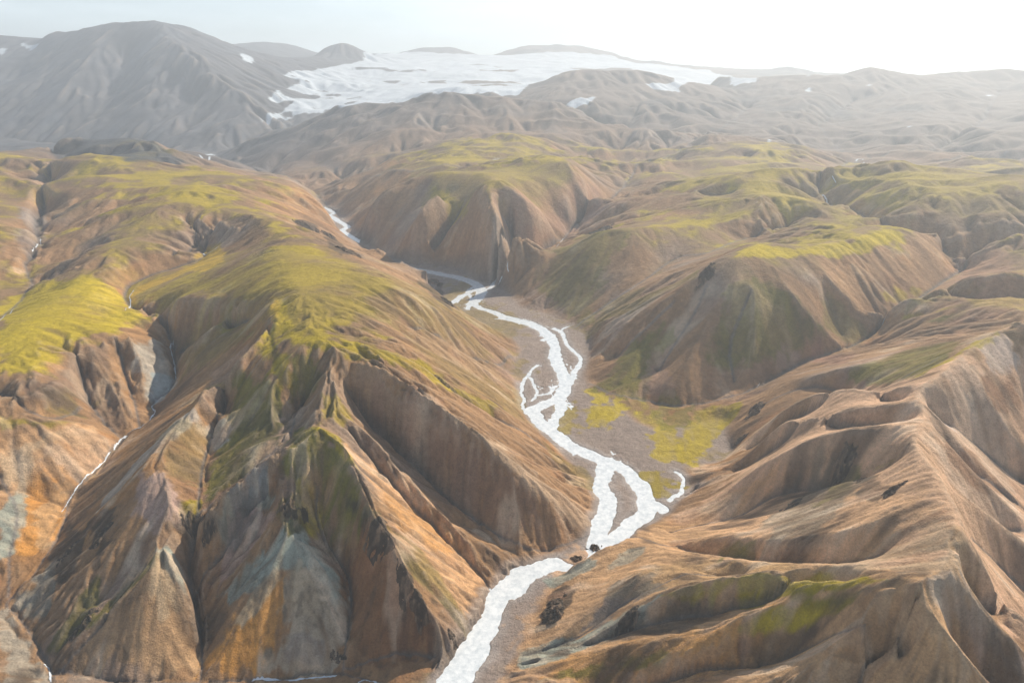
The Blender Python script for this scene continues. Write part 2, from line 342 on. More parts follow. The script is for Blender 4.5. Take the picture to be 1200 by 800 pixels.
def catmull(P, n=14):
    P = np.array(P, float)
    if len(P) < 3: return P
    Q = np.vstack([2 * P[0] - P[1], P, 2 * P[-1] - P[-2]])
    o = []
    for i in range(len(P) - 1):
        a, b, c, d = Q[i:i + 4]
        for k in range(n):
            t = k / n
            o.append(.5 * ((2 * b) + (c - a) * t + (2 * a - 5 * b + 4 * c - d) * t * t + (3 * b - a - 3 * c + d) * t ** 3))
    o.append(P[-1]); return np.array(o)
def dense(W):
    o = [W[:1]]
    for a, b in zip(W[:-1], W[1:]):
        r = max(60, min(math.hypot(a[0], a[1]), math.hypot(b[0], b[1])))
        n = max(1, int(np.linalg.norm((b - a)[:2]) / (r * S * .7)))
        t = np.arange(1, n + 1)[:, None] / n
        o.append(a + (b - a) * t)
    return np.vstack(o)
LINES = []
for kind, rd, pts in L:
    W = np.array([wpt(*p[:3]) if len(p) == 4 else (at(*p) if p[2] > -50 else atY(p[0], p[1], -p[2])) for p in pts])
    LINES.append((kind, rd, dense(catmull(W))))
FP = np.array([atF(*p)[:2] for p in FLOOR])

def inpoly(X, Y, P):
    ins = np.zeros(X.shape, bool); n = len(P)
    for k in range(n):
        x1, y1 = P[k]; x2, y2 = P[(k + 1) % n]
        if y1 == y2: continue
        c = ((y1 > Y) != (y2 > Y)) & (X < (x2 - x1) * (Y - y1) / (y2 - y1) + x1)
        ins ^= c
    return ins

def grid_xy(st):
    i = np.arange(0, NI, st); j = np.arange(0, NJ, st)
    r = R0 * np.exp(i * S); th = -TH + j * S
    return (r[:, None] * np.sin(th)[None, :]), (r[:, None] * np.cos(th)[None, :])

def deepen():
    for k, (kind, rd, W) in enumerate(LINES):
        if kind != 'c': continue
        px0 = L[k][2][0][0]
        x, y = W[:, 0], W[:, 1]
        w = np.clip((x - 180) / 60, 0, 1) * np.clip((1050 - y) / 80, 0, 1) * np.clip((W[:, 2] - 25) / 50, 0, 1) * np.clip((560 - x) / 30, 0, 1)
        W[:, 2] -= 20 * w
deepen()
def solve():
    prev = None
    for st in (32, 16, 8, 4, 2, 1):
        X, Y = grid_xy(st); n, m = X.shape
        sm = np.zeros((n, m)); sr = np.zeros((n, m)); ct = np.zeros((n, m))
        for kind, rd, W in LINES:
            fi, fj = cells(W[:, 0], W[:, 1], st)
            a, b = np.rint(fi).astype(int), np.rint(fj).astype(int)
            ok = (a >= 0) & (a < n) & (b >= 0) & (b < m)
            wt = 1.0
            np.add.at(sm, (a[ok], b[ok]), W[ok, 2] * wt); np.add.at(sr, (a[ok], b[ok]), rd * wt); np.add.at(ct, (a[ok], b[ok]), wt)
        fl = inpoly(X, Y, FP)
        fix = ct > 0
        vz = np.where(fix, sm / np.maximum(ct, 1e-9), 0); vr = np.where(fix, sr / np.maximum(ct, 1e-9), 0)
        vz = np.where(fl, floor_z(Y) + .7, vz); vr = np.where(fl, 0, vr); fix = fix | fl
        if prev is None:
            Z = np.where(fix, vz, vz[fix].mean()); Q = np.where(fix, vr, .4)
            for q in range(1):
                pass
        else:
            def up(A):
                B = np.empty((n, m)); B[::2, ::2] = A
                B[1::2, ::2] = .5 * (A[:-1] + A[1:]); B[:, 1::2] = .5 * (B[:, :-1:2] + B[:, 2::2]); return B
            Z = np.where(fix, vz, up(prev[0])); Q = np.where(fix, vr, up(prev[1]))
        nit = {32: 1500, 16: 600, 8: 300, 4: 150, 2: 80, 1: 40}[st]
        for A, V in ((Z, vz), (Q, vr)):
            for k in range(nit):
                P = np.pad(A, 1, mode='edge')
                A[:] = np.where(fix, V, .25 * (P[:-2, 1:-1] + P[2:, 1:-1] + P[1:-1, :-2] + P[1:-1, 2:]))
        prev = (Z, Q)
    return X, Y, Z, Q, fl
X, Y, Z, Q, FL = solve()
RR = np.hypot(X, Y)
print('solved', time.time() - T0)

def blur(A, k):                       # three box passes of half-width k cells
    for _ in range(3):
        for ax in (0, 1):
            P = np.pad(A, [(k + 1, k) if a == ax else (0, 0) for a in (0, 1)], mode='edge')
            C = np.cumsum(P, axis=ax, dtype=np.float64)
            if ax == 0: A = (C[2 * k + 1:] - C[:-2 * k - 1]) / (2 * k + 1)
            else: A = (C[:, 2 * k + 1:] - C[:, :-2 * k - 1]) / (2 * k + 1)
    return A

# --- value noise in world metres
def hash2(ix, iy, seed):
    h = (ix * 374761393 + iy * 668265263 + seed * 1442695041) & 0xffffffff
    h = ((h ^ (h >> 13)) * 1274126177) & 0xffffffff
    return ((h ^ (h >> 16)) & 0xffff) / 65535.0
def vnoise(x, y, sc, seed=0):
    u, v = x / sc, y / sc
    iu, iv = np.floor(u).astype(np.int64), np.floor(v).astype(np.int64)
    fu, fv = u - iu, v - iv
    fu = fu * fu * fu * (fu * (fu * 6 - 15) + 10); fv = fv * fv * fv * (fv * (fv * 6 - 15) + 10)
    a, b = hash2(iu, iv, seed), hash2(iu + 1, iv, seed); c, d = hash2(iu, iv + 1, seed), hash2(iu + 1, iv + 1, seed)
    return ((a + (b - a) * fu) * (1 - fv) + (c + (d - c) * fu) * fv) * 2 - 1
def fbm(x, y, sc, n=4, seed=0, gain=.5):
    s, a, t = 0, 1, 0
    for k in range(n):
        s = s + a * vnoise(x + 31.7 * k, y - 17.3 * k, sc / 2 ** k, seed + k); t += a; a *= gain
    return s / t

sharp0 = Z.copy()
dist_floor = blur(FL.astype(float), 3)
B1 = blur(Z, 3); B2 = blur(Z, 8); B3 = blur(Z, 16)
q = np.clip(Q, 0, 1)
Zr = np.where(q < .35, Z + (B1 - Z) * (q / .35), np.where(q < .65, B1 + (B2 - B1) * ((q - .35) / .3), B2 + (B3 - B2) * ((q - .65) / .35)))
Z = np.where(FL, Z, Zr)

def grads(Z):
    gi = np.gradient(Z, axis=0) / (RR * S); gj = np.gradient(Z, axis=1) / (RR * S)
    st, ct = X / RR, Y / RR
    return gi * st + gj * ct, gi * ct - gj * st      # d/dX, d/dY
def cast0(px, py):
    dx, dy, dz = ray(px, py); t = np.exp(np.linspace(math.log(250), math.log(12000), 1500))
    fi, fj = cells(dx * t, dy * t, 1); i = np.clip(np.rint(fi), 0, NI - 1).astype(int); j = np.clip(np.rint(fj), 0, NJ - 1).astype(int)
    k = np.argmax(H + dz * t - Z[i, j] < 0); return dx * t[k], dy * t[k]
GA = np.ones(Z.shape)
for a_, pts_ in ((.15, [(190,635),(125,705),(60,785),(240,800),(236,720)]), (.2, [(345,612),(255,720),(238,795),(402,790),(408,720)]),
                 (.35, [(368,497),(400,520),(470,650),(530,750),(410,785),(395,660)]), (.5, [(400,440),(560,510),(690,610),(560,640),(440,520)]),
                 (.17, [(1200,380),(1080,440),(930,470),(860,550),(770,610),(620,700),(610,790),(900,800),(1120,800),(1300,900),(1400,500)]),
                 (.35, [(835,300),(985,290),(1040,385),(890,455),(790,470),(690,445),(750,375)]), (.4, [(600,340),(700,268),(900,245),(830,310),(690,385)]),
                 (.5, [(410,220),(600,195),(740,230),(640,290),(580,330),(450,310)]),
                 (.5, [(0,440),(120,395),(205,400),(205,460),(0,520)])):
    GA[inpoly(X, Y, np.array([cast0(*p) for p in pts_]))] = a_
GA = blur(GA, 6) * np.clip(.75 + 1.0 * fbm(X, Y, 260, 3, 300), .15, 1.5)
nf = 1 - np.clip(blur(FL.astype(float), 4) * 1.6, 0, 1)     # 0 on the valley floor

# broad undulation
Z += nf * (1 - .5 * q) * 4 * fbm(X, Y, 210, 3, 50) * np.clip(RR / 1500, .5, 3)
Z += nf * 16 * fbm(X, Y * .8, 420, 3, 51) * np.clip((RR - 1100) / 700, 0, 1.8)

rg = 1 - 2.2 * np.abs(fbm(X * .5 + 90 * fbm(X, Y, 500, 2, 56), Y, 330, 3, 55))
Z += nf * 20 * rg * (np.clip((RR - 1300) / 1200, 0, 1) + .8 * np.clip((RR - 2200) / 600, 0, 1) * np.clip(X / 500, 0, 1)) * np.clip((6500 - RR) / 1500, .35, 1) * np.clip((Z - floor_z(Y)) / 80, 0, 1)
# --- gullies: stripes that follow the fall line, several octaves
def gully(Z, lam, amp, seed, minpx=4.0):
    vis = np.clip((lam / (RR * S) - minpx) / minpx, 0, 1)
    gx, gy = grads(blur(Z, 2) if lam < 60 else blur(Z, 4))
    m = np.hypot(gx, gy) + 1e-6
    px, py = -gy / m, gx / m                         # across the slope
    cs = lam * 1.3
    u, v = X / cs, Y / cs
    iu, iv = np.floor(u).astype(np.int64), np.floor(v).astype(np.int64)
    cc = np.zeros_like(X); ss = np.zeros_like(X)
    for a in (-1, 0, 1):
        for b in (-1, 0, 1):
            hx, hy = hash2(iu + a, iv + b, seed), hash2(iu + a, iv + b, seed + 91)
            ph = hash2(iu + a, iv + b, seed + 33) * 6.2832
            ox, oy = (u - (iu + a + hx)) * cs, (v - (iv + b + hy)) * cs
            w = np.exp(-(ox * ox + oy * oy) / (cs * cs) * 2.2)
            f = (ox * px + oy * py) * (6.2832 / lam) + ph
            cc += w * np.cos(f); ss += w * np.sin(f)
    n = np.sqrt(cc * cc + ss * ss)
    c = cc / np.maximum(n, .25)
    c = 1 - np.abs(c) ** 1.0 * 1.0 if False else c
    st = np.clip((m - .04) / .3, 0, 1) * np.clip(1.6 - q * 1.2, .3, 1)
    return amp * (c - .25 * (c * c)) * st * vis * nf * (GA if lam > 20 else GA ** .5), c * st
GUL = np.zeros_like(Z)
for lam, amp, sd_ in ((260, 13, 3), (120, 6.5, 11), (56, 3.6, 23), (27, 1.9, 37), (13, .95, 41), (7, .4, 43)):
    far = {260: (.25 + np.clip((RR - 1500) / 2500, 0, 1.2)) * np.clip(1.5 - RR / 9000, .5, 1), 120: .45 + np.clip((RR - 1200) / 1500, 0, .8), 56: .75}.get(lam, 1.0)
    dz, c = gully(Z, lam, amp, sd_)
    Z += dz * far; GUL += c * (lam ** .3) / 8
    print('gully', lam, time.time() - T0)
gx, gy = grads(blur(Z, 3)); sl_ = np.clip((np.hypot(gx, gy) - .25) / .3, 0, 1)
zone = np.clip(2.5 * fbm(X, Y, 130, 3, 401) + .15, 0, 1)
Z += nf * sl_ * zone * 1.7 * np.clip(GA * 1.2, .25, 1) * (1 - 2.5 * np.abs(fbm(X, Y, 22, 4, 402, .6))) * np.clip(1.6 - RR / 1600, 0, 1)
Z += nf * .5 * fbm(X, Y, 9, 3, 77) * np.clip(1 - RR / 2500, 0, 1)

# ------------------------------------------------------------------ river channels carved into the floor
# (width in metres, points in the picture)
RIV = [
 (18,[(518,820),(538,790),(556,762)]),
 (13,[(556,762),(568,738),(580,712),(589,694),(598,680)]),
 (13,[(598,682),(612,672),(630,665),(650,661)]),
 (9,[(650,660),(665,665),(682,664),(695,655),(700,642),(702,628)]),
 (6,[(592,700),(606,694),(620,682),(634,672),(648,663)]),
 (13,[(697,645),(703,618),(712,598),(714,585),(706,572),(706,562),(710,548),(712,540)]),
 (13,[(703,648),(720,633),(742,614),(758,600),(757,585),(750,570),(738,556),(722,545),(705,538),(686,530),(668,522),(655,512),(640,502),(627,488),(622,482)]),
 (8,[(760,598),(768,590),(776,598)]),
 (13,[(622,482),(636,475),(652,468),(662,455),(660,440),(652,425),(650,405),(640,390),(622,380),(600,374),(592,372)]),
 (9,[(645,502),(650,490),(658,478),(658,465)]),
 (3.5,[(616,486),(614,472),(612,462),(610,452),(618,440),(626,432),(630,428)]),
 (2.5,[(622,470),(630,462),(626,452),(621,442)]),
 (2.5,[(632,464),(645,460),(652,452)]),
 (4.5,[(668,450),(672,440),(678,430),(680,420),(672,412),(665,402),(660,392),(655,387),(650,385)]),
 (2.5,[(664,438),(660,432),(658,420)]),
 (2,[(656,388),(662,384),(668,382)]),
 (3,[(784,586),(792,580),(800,572),(800,560),(792,553)]),
 (2,[(800,581),(808,579),(816,576)]),
 (14,[(552,356),(562,348),(564,340),(555,332),(540,326),(520,322),(500,318),(478,315)]),
 (8,[(528,356),(540,348),(552,342),(562,338)]),
 (5,[(548,362),(552,350),(548,342),(556,336)]),
 (5,[(590,322),(582,328),(575,336),(566,340)]),
 (13,[(416,286),(418,281),(408,276),(400,270),(408,266),(400,261),(392,256),(386,252),(392,250),(386,246),(378,243)]),
 (9,[(592,372),(580,366),(566,362),(556,358)]),
]
Wd = np.full(Z.shape, 1e3, np.float32)
nearmask = np.where(blur(FL.astype(float), 8) > .001)
xs, ys = X[nearmask], Y[nearmask]
jx = xs + 6.0 * fbm(xs, ys, 26, 4, 5) + 1.2 * vnoise(xs, ys, 4, 8); jy = ys + 5.0 * fbm(xs, ys, 26, 4, 6) + 1.2 * vnoise(xs, ys, 4, 9)
wd = np.full(xs.shape, 1e3)
RIVW = []
for w, pts in RIV:
    P = catmull([atF(*p)[:2] for p in pts], 6); RIVW.append((w, P))
    lo, hi = P.min(0) - 60, P.max(0) + 60
    s_ = np.where((xs > lo[0]) & (xs < hi[0]) & (ys > lo[1]) & (ys < hi[1]))[0]
    ax_, ay_ = jx[s_], jy[s_]; dd = np.full(len(s_), 1e3)
    for (x1, y1), (x2, y2) in zip(P[:-1], P[1:]):
        ex, ey = x2 - x1, y2 - y1; t = np.clip(((ax_ - x1) * ex + (ay_ - y1) * ey) / (ex * ex + ey * ey + 1e-9), 0, 1)
        dd = np.minimum(dd, np.hypot(ax_ - x1 - t * ex, ay_ - y1 - t * ey))
    wd[s_] = np.minimum(wd[s_], dd - w)
Wd[nearmask] = wd
carve = np.clip((Wd + 2.0) / 4.0, 0, 1)            # 0 in the channel, 1 on the bank
carve = carve * carve * (3 - 2 * carve)
bar = .35 * fbm(X, Y, 14, 3, 61)
thr = np.exp(-(fbm(X + 14 * vnoise(X, Y, 60, 66), Y * .55, 34, 3, 62) / .055) ** 2) + .8 * np.exp(-(fbm(X, Y * .5, 18, 2, 64) / .05) ** 2)
bar = bar - 1.35 * thr * np.clip((30 - Wd) / 22, 0, 1) * np.clip((Y - 900) / 80, 0, 1) * np.clip((fbm(X, Y, 70, 2, 65) + .35) * 2.5, 0, 1)
inr = np.clip(blur((Wd < 14).astype(float), 2), 0, 1)
zf = floor_z(Y)
Zland = np.where(FL, zf + .8 + bar + .25 * np.clip(Wd / 20, 0, 6), Z)
sm_ = np.clip(blur(FL.astype(float), 3), 0, 1)
Z = np.where(FL | (Wd < 6), Zland, Z)
Zb = blur(Z, 2); edge = (sm_ > .02) & (sm_ < .98)
Z = np.where(edge, Zb, Z)
Z = np.where(carve < 1, (zf - 1.2) * (1 - carve) + np.minimum(Z, zf + 3) * carve, Z)
# small side streams
STREAMS = [(2.6, L_[2]) for L_ in L if L_[0] == 'c']
# ------------------------------------------------------------------ ground look (set per point of the ground itself)
gx, gy = grads(blur(Z, 2)); slope = np.hypot(gx, gy)
print('heights', time.time() - T0)
#@@COLOUR
def zat(x, y):
    fi, fj = cells(np.asarray(x, float), np.asarray(y, float), 1)
    fi = np.clip(fi, 0, NI - 1.001); fj = np.clip(fj, 0, NJ - 1.001)
    i, j = fi.astype(int), fj.astype(int); a, b = fi - i, fj - j
    return (Z[i, j] * (1 - a) + Z[i + 1, j] * a) * (1 - b) + (Z[i, j + 1] * (1 - a) + Z[i + 1, j + 1] * a) * b
def cast(px, py):                    # where a line of sight meets the ground
    dx, dy, dz = ray(px, py)
    t = np.exp(np.linspace(math.log(250), math.log(15000), 3500))
    hgt = H + dz * t - zat(dx * t, dy * t)
    k = np.argmax(hgt < 0)
    if hgt[k] >= 0: k = len(t) - 1
    return np.array([dx * t[k], dy * t[k]])
COL = np.zeros(Z.shape + (3,), np.float32)
def C3(*c): return np.array(c, np.float32)
rhy, rust, orange, cream = C3(.33,.195,.10), C3(.22,.108,.05), C3(.46,.225,.06), C3(.52,.405,.265)
mossy, mossg, olive, dark = C3(.36,.272,.02), C3(.15,.135,.022), C3(.225,.165,.05), C3(.045,.038,.03)  # mossg, dark: moss and rock tones, also painted to keep shaded hollows dark
bluish, grey, gravel, snow = C3(.29,.325,.275), C3(.22,.195,.18), C3(.27,.215,.18), C3(.8,.82,.85)
COL[:] = rhy
def lic(seed, n=14, bl=1):
    r_ = np.random.default_rng(seed)
    N = blur(r_.standard_normal(Z.shape).astype(np.float32), bl); N /= N.std()
    gi = np.gradient(Zs_, axis=0); gj = np.gradient(Zs_, axis=1); g = np.hypot(gi, gj) + 1e-9
    di, dj = gi / g, gj / g
    I, J = np.meshgrid(np.arange(NI, dtype=np.float32), np.arange(NJ, dtype=np.float32), indexing='ij')
    acc = N.copy(); 
    for sg in (1, -1):
        a, b = I.copy(), J.copy()
        for k in range(n):
            ia = np.clip(np.rint(a), 0, NI - 1).astype(np.int32); ib = np.clip(np.rint(b), 0, NJ - 1).astype(np.int32)
            a += sg * di[ia, ib]; b += sg * dj[ia, ib]
            ia = np.clip(np.rint(a), 0, NI - 1).astype(np.int32); ib = np.clip(np.rint(b), 0, NJ - 1).astype(np.int32)
            acc += N[ia, ib]
    return acc / acc.std()
Zs_ = blur(Z, 2)
LA, LB = lic(1, 15, 1), lic(2, 24, 4)
print('lic', time.time() - T0)
def mixc(c, w):
    COL[...] += np.clip(w, 0, 1)[..., None] * (c - COL)
sm01 = lambda a, b, x: np.clip((x - a) / (b - a), 0, 1) ** 2 * (3 - 2 * np.clip((x - a) / (b - a), 0, 1))
n5 = fbm(X, Y, 11, 3, 125) * np.clip(1.6 - RR / 1500, 0, 1); n1 = fbm(X, Y, 260, 4, 100); n2 = fbm(X, Y, 90, 4, 110); n3 = fbm(X, Y, 30, 4, 120); n4 = fbm(X, Y, 700, 3, 130)
mixc(rust, sm01(.1, .6, n2 + .25 * LB) * .6)
mixc(orange, sm01(.15, .7, n1 + .2 * LB) * .35)
mixc(cream, sm01(.3, 1.0, n3 * .8 + .3 * LB) * .5)
mixc(grey, sm01(.1, .7, -n1 + .2 * LB) * .5)
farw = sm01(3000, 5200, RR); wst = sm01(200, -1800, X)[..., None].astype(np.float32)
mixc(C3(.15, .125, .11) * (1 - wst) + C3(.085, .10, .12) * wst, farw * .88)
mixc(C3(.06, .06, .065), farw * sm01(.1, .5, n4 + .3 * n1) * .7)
# moss on the gentle high ground
veg = np.minimum((Z - 120) / 120, 1.4) + (0.34 - slope) * 2.6 + .7 * n2 + .25 * LB
east = np.clip((X - 260) / 120, 0, 1) * np.clip(1 - (Y - 950) / 300, 0, 1)
veg = veg - 3 * east - 5 * sm01(3900, 4700, RR) - 1.2 * FL
west = np.clip((-X - 250) / 100, 0, 1) * np.clip(1 - (Y - 800) / 150, 0, 1)
veg -= 1.2 * west
veg = veg - .55 * sm01(1500, 2600, RR) * (1 + n1)
mixc(C3(.21, .14, .075), sm01(-.2, .5, veg) * .6)
mixc(olive, sm01(.2, 1.1, veg + .5 * n1 + .5 * n3) * .8)
mixc(mossy, sm01(.65, 1.5, veg + 1.2 * n1 + 1.1 * n3 + .3 * LA * .3) * .75)
mixc(C3(.20, .125, .085), sm01(.05, .5, -n2 + .5 * n3 + .2 * LB) * sm01(.2, .9, veg) * .7)
def patch(col, pts, soft=8, a=1.0, streak=.3, rough=1.0):
    W = np.array([cast(*p) for p in pts])
    d0 = np.median(np.hypot(W[:, 0], W[:, 1])); soft = soft * max(1, d0 / 900)
    lo, hi = W.min(0) - 3 * soft, W.max(0) + 3 * soft
    s_ = np.where((X > lo[0]) & (X < hi[0]) & (Y > lo[1]) & (Y < hi[1]))
    x, y = X[s_], Y[s_]
    if len(x) == 0: return
    dd = np.full(x.shape, 1e9)
    for k in range(len(W)):
        (x1, y1), (x2, y2) = W[k], W[(k + 1) % len(W)]
        ex, ey = x2 - x1, y2 - y1; t = np.clip(((x - x1) * ex + (y - y1) * ey) / (ex * ex + ey * ey + 1e-9), 0, 1)
        dd = np.minimum(dd, np.hypot(x - x1 - t * ex, y - y1 - t * ey))
    dd = np.where(inpoly(x, y, W), dd, -dd)
    dd = dd + soft * (1.6 * n5[s_] + 1.3 * rough * n3[s_] + .9 * rough * n2[s_] + streak * LB[s_] + streak * .7 * LA[s_])
    w = sm01(-soft * .7, soft * .7, dd) * a * np.clip(1 - .18 * np.maximum(-LA[s_], 0) - .1 * np.maximum(n3[s_] * 2, 0), .3, 1)
    COL[s_] += w[:, None] * (col - COL[s_])
orange = orange * 1.1; tan = C3(.60, .36, .19); pink = C3(.66, .42, .275)
# floor gravel
mixc(gravel, np.clip(sm_ * 1.3, 0, 1))
mixc(olive, FL * sm01(.05, .5, n3 + .5 * n2 - .2) * .6 * sm01(12, 40, Wd))
mixc(C3(.36, .33, .31), sm01(16, 2, Wd) * .55)
# right-hand ridge: pale pinkish rhyolite
patch(C3(.42,.28,.15), [(1180,380),(1080,450),(1000,450),(930,480),(860,560),(770,612),(640,700),(610,790),(900,800),(1120,800),(1160,700),(1200,640)], 14, .55, .1, .3)
patch(pink, [(1200,380),(1080,440),(1000,455),(930,485),(860,560),(780,610),(900,640),(1060,640),(1130,640),(1200,760),(1300,900),(1300,500)], 16, .65)
patch(tan, [(600,790),(620,700),(690,650),(760,615),(900,560),(1000,560),(1100,600),(1120,680),(1160,800),(1100,900),(640,900)], 14, .6)
patch(orange, [(640,770),(720,755),(840,738),(900,712),(930,720),(860,760),(760,790),(640,800)], 8, .6)
patch(orange, [(800,770),(900,735),(880,780),(820,800)], 10, .4)
patch(orange, [(880,690),(830,720),(740,750),(780,735),(850,700)], 5, .4)
patch(rust, [(1010,700),(1070,690),(1060,760),(1000,800),(960,800)], 10, .5)
patch(C3(.44,.36,.30), [(1140,400),(1175,388),(1200,420),(1165,440),(1150,420)], 8, .8)
patch(C3(.40,.30,.22), [(1080,460),(1150,420),(1180,540),(1200,640),(1140,590),(1100,520)], 14, .6)
patch(rust, [(1150,440),(1190,440),(1195,480),(1165,480)], 6, .8)
patch(rust, [(1105,520),(1140,530),(1175,570),(1150,580),(1120,550)], 6, .7)
patch(C3(.42,.32,.22), [(1095,600),(1125,625),(1114,668),(1060,676),(960,660),(1040,625)], 8, .6)
patch(grey, [(1115,675),(1160,720),(1200,790),(1130,750),(1095,700)], 6, .6)
patch(bluish, [(608,765),(660,752),(745,712),(775,698),(735,735),(650,775),(612,782)], 4, .9)
patch(C3(.15,.14,.13), [(715,690),(760,672),(780,690),(740,705),(700,735),(680,740)], 6, .8)
patch(C3(.07,.065,.055), [(710,745),(760,712),(800,700),(830,712),(800,740),(720,752)], 5, .75)
patch(C3(.09,.085,.075), [(1,1),(2,2),(3,1)], 1, 0)
patch(dark, [(630,740),(640,700),(662,682),(672,700),(650,735)], 4, .85)
patch(bluish, [(628,678),(690,655),(700,662),(650,690)], 3, .8)
patch(bluish, [(735,640),(760,640),(745,655),(715,665)], 3, .6)
patch(C3(.15,.135,.10), [(930,560),(1000,520),(1015,560),(980,600),(950,640),(900,640)], 10, .75)
patch(dark, [(1010,560),(1040,570),(1030,590),(1005,585)], 4, .7)
patch(dark, [(870,760),(930,735),(975,725),(960,750),(900,775)], 5, .7)
patch(C3(.42,.24,.10), [(745,612),(860,575),(900,560),(860,600),(790,622)], 5, .5)
# moss of the right foreground
patch(mossy, [(775,698),(830,683),(880,672),(960,674),(1040,680),(1000,688),(930,694),(860,687),(800,705)], 2.5, 1, .1, .3)
patch(mossy * .9, [(868,738),(900,716),(950,700),(1000,705),(975,720),(920,730)], 2.5, 1, .1, .3)
patch(mossg, [(930,690),(1010,690),(1000,705),(930,705)], 4, .6)
patch(mossy * 1.1, [(872,737),(900,722),(940,714),(975,714),(950,726),(900,734)], 2, .9, .1, .3)
patch(mossg, [(645,795),(700,770),(790,760),(770,775),(700,798)], 5, .8)
patch(mossg, [(840,640),(880,634),(885,650),(845,655)], 3, .9)
patch(mossy, [(1020,548),(1062,520),(1062,530),(1035,550)], 3, .8)
patch(mossg, [(985,550),(1010,545),(990,580),(960,590)], 4, .6)
patch(olive, [(700,700),(800,655),(900,660),(1000,668),(900,672),(780,690)], 6, .25)
# flats beside the river
patch(mossy * 1.15, [(690,460),(705,462),(731,478),(715,490),(700,482)], 6, .9, .2, 4)
patch(mossy, [(690,492),(705,488),(712,496),(700,503),(690,500)], 6, .9, .2, 4)
patch(mossy * .8, [(660,478),(675,468),(684,480),(680,500),(662,500)], 7, .7, .2, 4)
patch(mossy, [(765,512),(785,502),(793,520),(800,540),(785,538),(770,530)], 6, .9, .2, 4)
patch(mossy, [(815,478),(870,470),(868,485),(845,505),(820,535),(800,542),(793,520)], 4, .95)
patch(mossy * .8, [(755,549),(790,553),(794,566),(782,583),(768,585),(760,570)], 6, .9, .2, 4)
patch(mossg, [(775,472),(820,474),(815,500),(795,500)], 7, .7, .2, 4)
patch(olive, [(605,420),(625,430),(612,445),(600,440)], 7, .7, .2, 4)
patch(olive, [(640,370),(690,385),(720,350),(760,335),(700,390)], 5, .6)
patch(olive, [(480,330),(545,325),(560,350),(620,380),(600,400),(540,370)], 6, .7)
# hills right of the river
patch(mossy * 1.1, [(835,306),(862,299),(882,287),(945,292),(985,286),(1045,268),(1062,276),(1000,297),(940,301),(900,302),(870,303)], 5, 1)
patch(mossg, [(825,420),(850,350),(885,325),(930,345),(965,385),(940,410),(880,430)], 10, .85, .2, .7)
patch(mossg, [(695,458),(740,400),(780,380),(790,400),(765,420),(755,470)], 8, .9, .2, .7)
patch(mossg, [(960,380),(975,350),(1000,370),(1030,388),(1000,400)], 6, .6)
patch(C3(.33,.18,.12), [(945,420),(960,395),(1000,415),(990,425)], 6, .8)
patch(C3(.33,.20,.11), [(805,470),(835,435),(870,425),(880,455),(850,470)], 6, .6)
patch(C3(.33,.21,.15), [(750,460),(765,415),(785,420),(790,465)], 6, .6)
patch(mossg, [(990,447),(1010,428),(1075,407),(1125,397),(1120,415),(1080,440),(1020,448)], 5, .85)  # green moss; the shade of this front face is in the colour too
patch(mossy, [(1080,438),(1140,402),(1170,391),(1160,400),(1110,425)], 4, .9)
patch(mossy, [(1060,373),(1110,360),(1135,358),(1100,368)], 4, .8)
patch(mossg, [(1075,378),(1135,362),(1130,372),(1080,382)], 4, .8)
patch(mossy, [(1028,342),(1060,340),(1085,338),(1060,350),(1040,360)], 5, .7)
patch(mossg, [(1060,350),(1150,335),(1140,350),(1065,362)], 6, .5)
patch(C3(.30,.17,.115), [(1100,395),(1200,350),(1200,300),(1120,300),(1110,340)], 14, .5)
patch(olive, [(680,385),(760,345),(820,315),(815,325),(740,365)], 4, .8)
patch(mossg, [(630,330),(700,270),(740,275),(700,330),(690,380),(650,350)], 12, .65, .3)
patch(mossy, [(760,265),(810,258),(860,250),(900,245),(860,256),(800,267)], 4, .7)
for a, b, c_, d in ((820,200,960,206), (860,225,980,240), (940,205,1100,215), (770,222,860,214), (900,240,960,246), (1040,275,1062,282), (1000,232,1080,240)):
    patch(mossy * 1.1, [(a, b), ((a + c_) // 2, b - 8), (c_, d), ((a + c_) // 2, d + 6)], 9, .85)
patch(olive, [(800,200),(1200,200),(1200,262),(1000,262),(800,250)], 20, .5)
# central hills
patch(olive, [(480,205),(560,198),(650,190),(680,205),(640,240),(590,225),(520,240)], 14, .7)
patch(mossy * .8, [(510,222),(540,232),(548,250),(520,240)], 6, .8)
patch(C3(.30,.17,.12), [(600,245),(700,215),(745,235),(660,280),(620,300)], 12, .5)
# left: shoulders and plateau
patch(mossy * 1.1, [(0,345),(50,330),(110,332),(150,350),(160,372),(140,390),(90,402),(50,435),(0,450)], 10, .95)
patch(olive, [(165,345),(240,320),(330,295),(440,318),(500,340),(520,355),(500,395),(440,375),(345,395),(325,380),(240,350),(190,365)], 14, .6)
patch(mossy, [(165,350),(240,325),(330,305),(400,320),(370,345),(300,350),(240,345),(180,366)], 10, .4, .5)
patch(mossy, [(322,345),(345,392),(400,398),(450,408),(500,425),(525,450),(560,468),(592,480),(575,486),(530,463),(495,440),(440,424),(400,420),(360,410),(330,395)], 6, .85)
patch(mossy * .9, [(318,400),(345,430),(352,465),(342,482),(325,450),(305,415)], 6, .9)
patch(olive, [(470,395),(520,352),(560,395),(610,470),(625,500),(575,480),(520,440)], 12, .55, .8)
patch(C3(.36,.22,.15), [(470,380),(540,400),(610,440),(600,450),(520,420)], 8, .4, .8)
patch(mossg, [(335,420),(370,415),(385,440),(365,465),(358,475),(340,450)], 6, .85)  # moss in the hollow, its shade painted in with the deep green
patch(mossg, [(275,432),(318,445),(332,475),(322,512),(298,540),(262,570),(245,590),(255,530)], 8, .85)
patch(dark, [(285,500),(330,480),(325,520),(270,560)], 8, .45)  # painted shade in the hollow below the spur
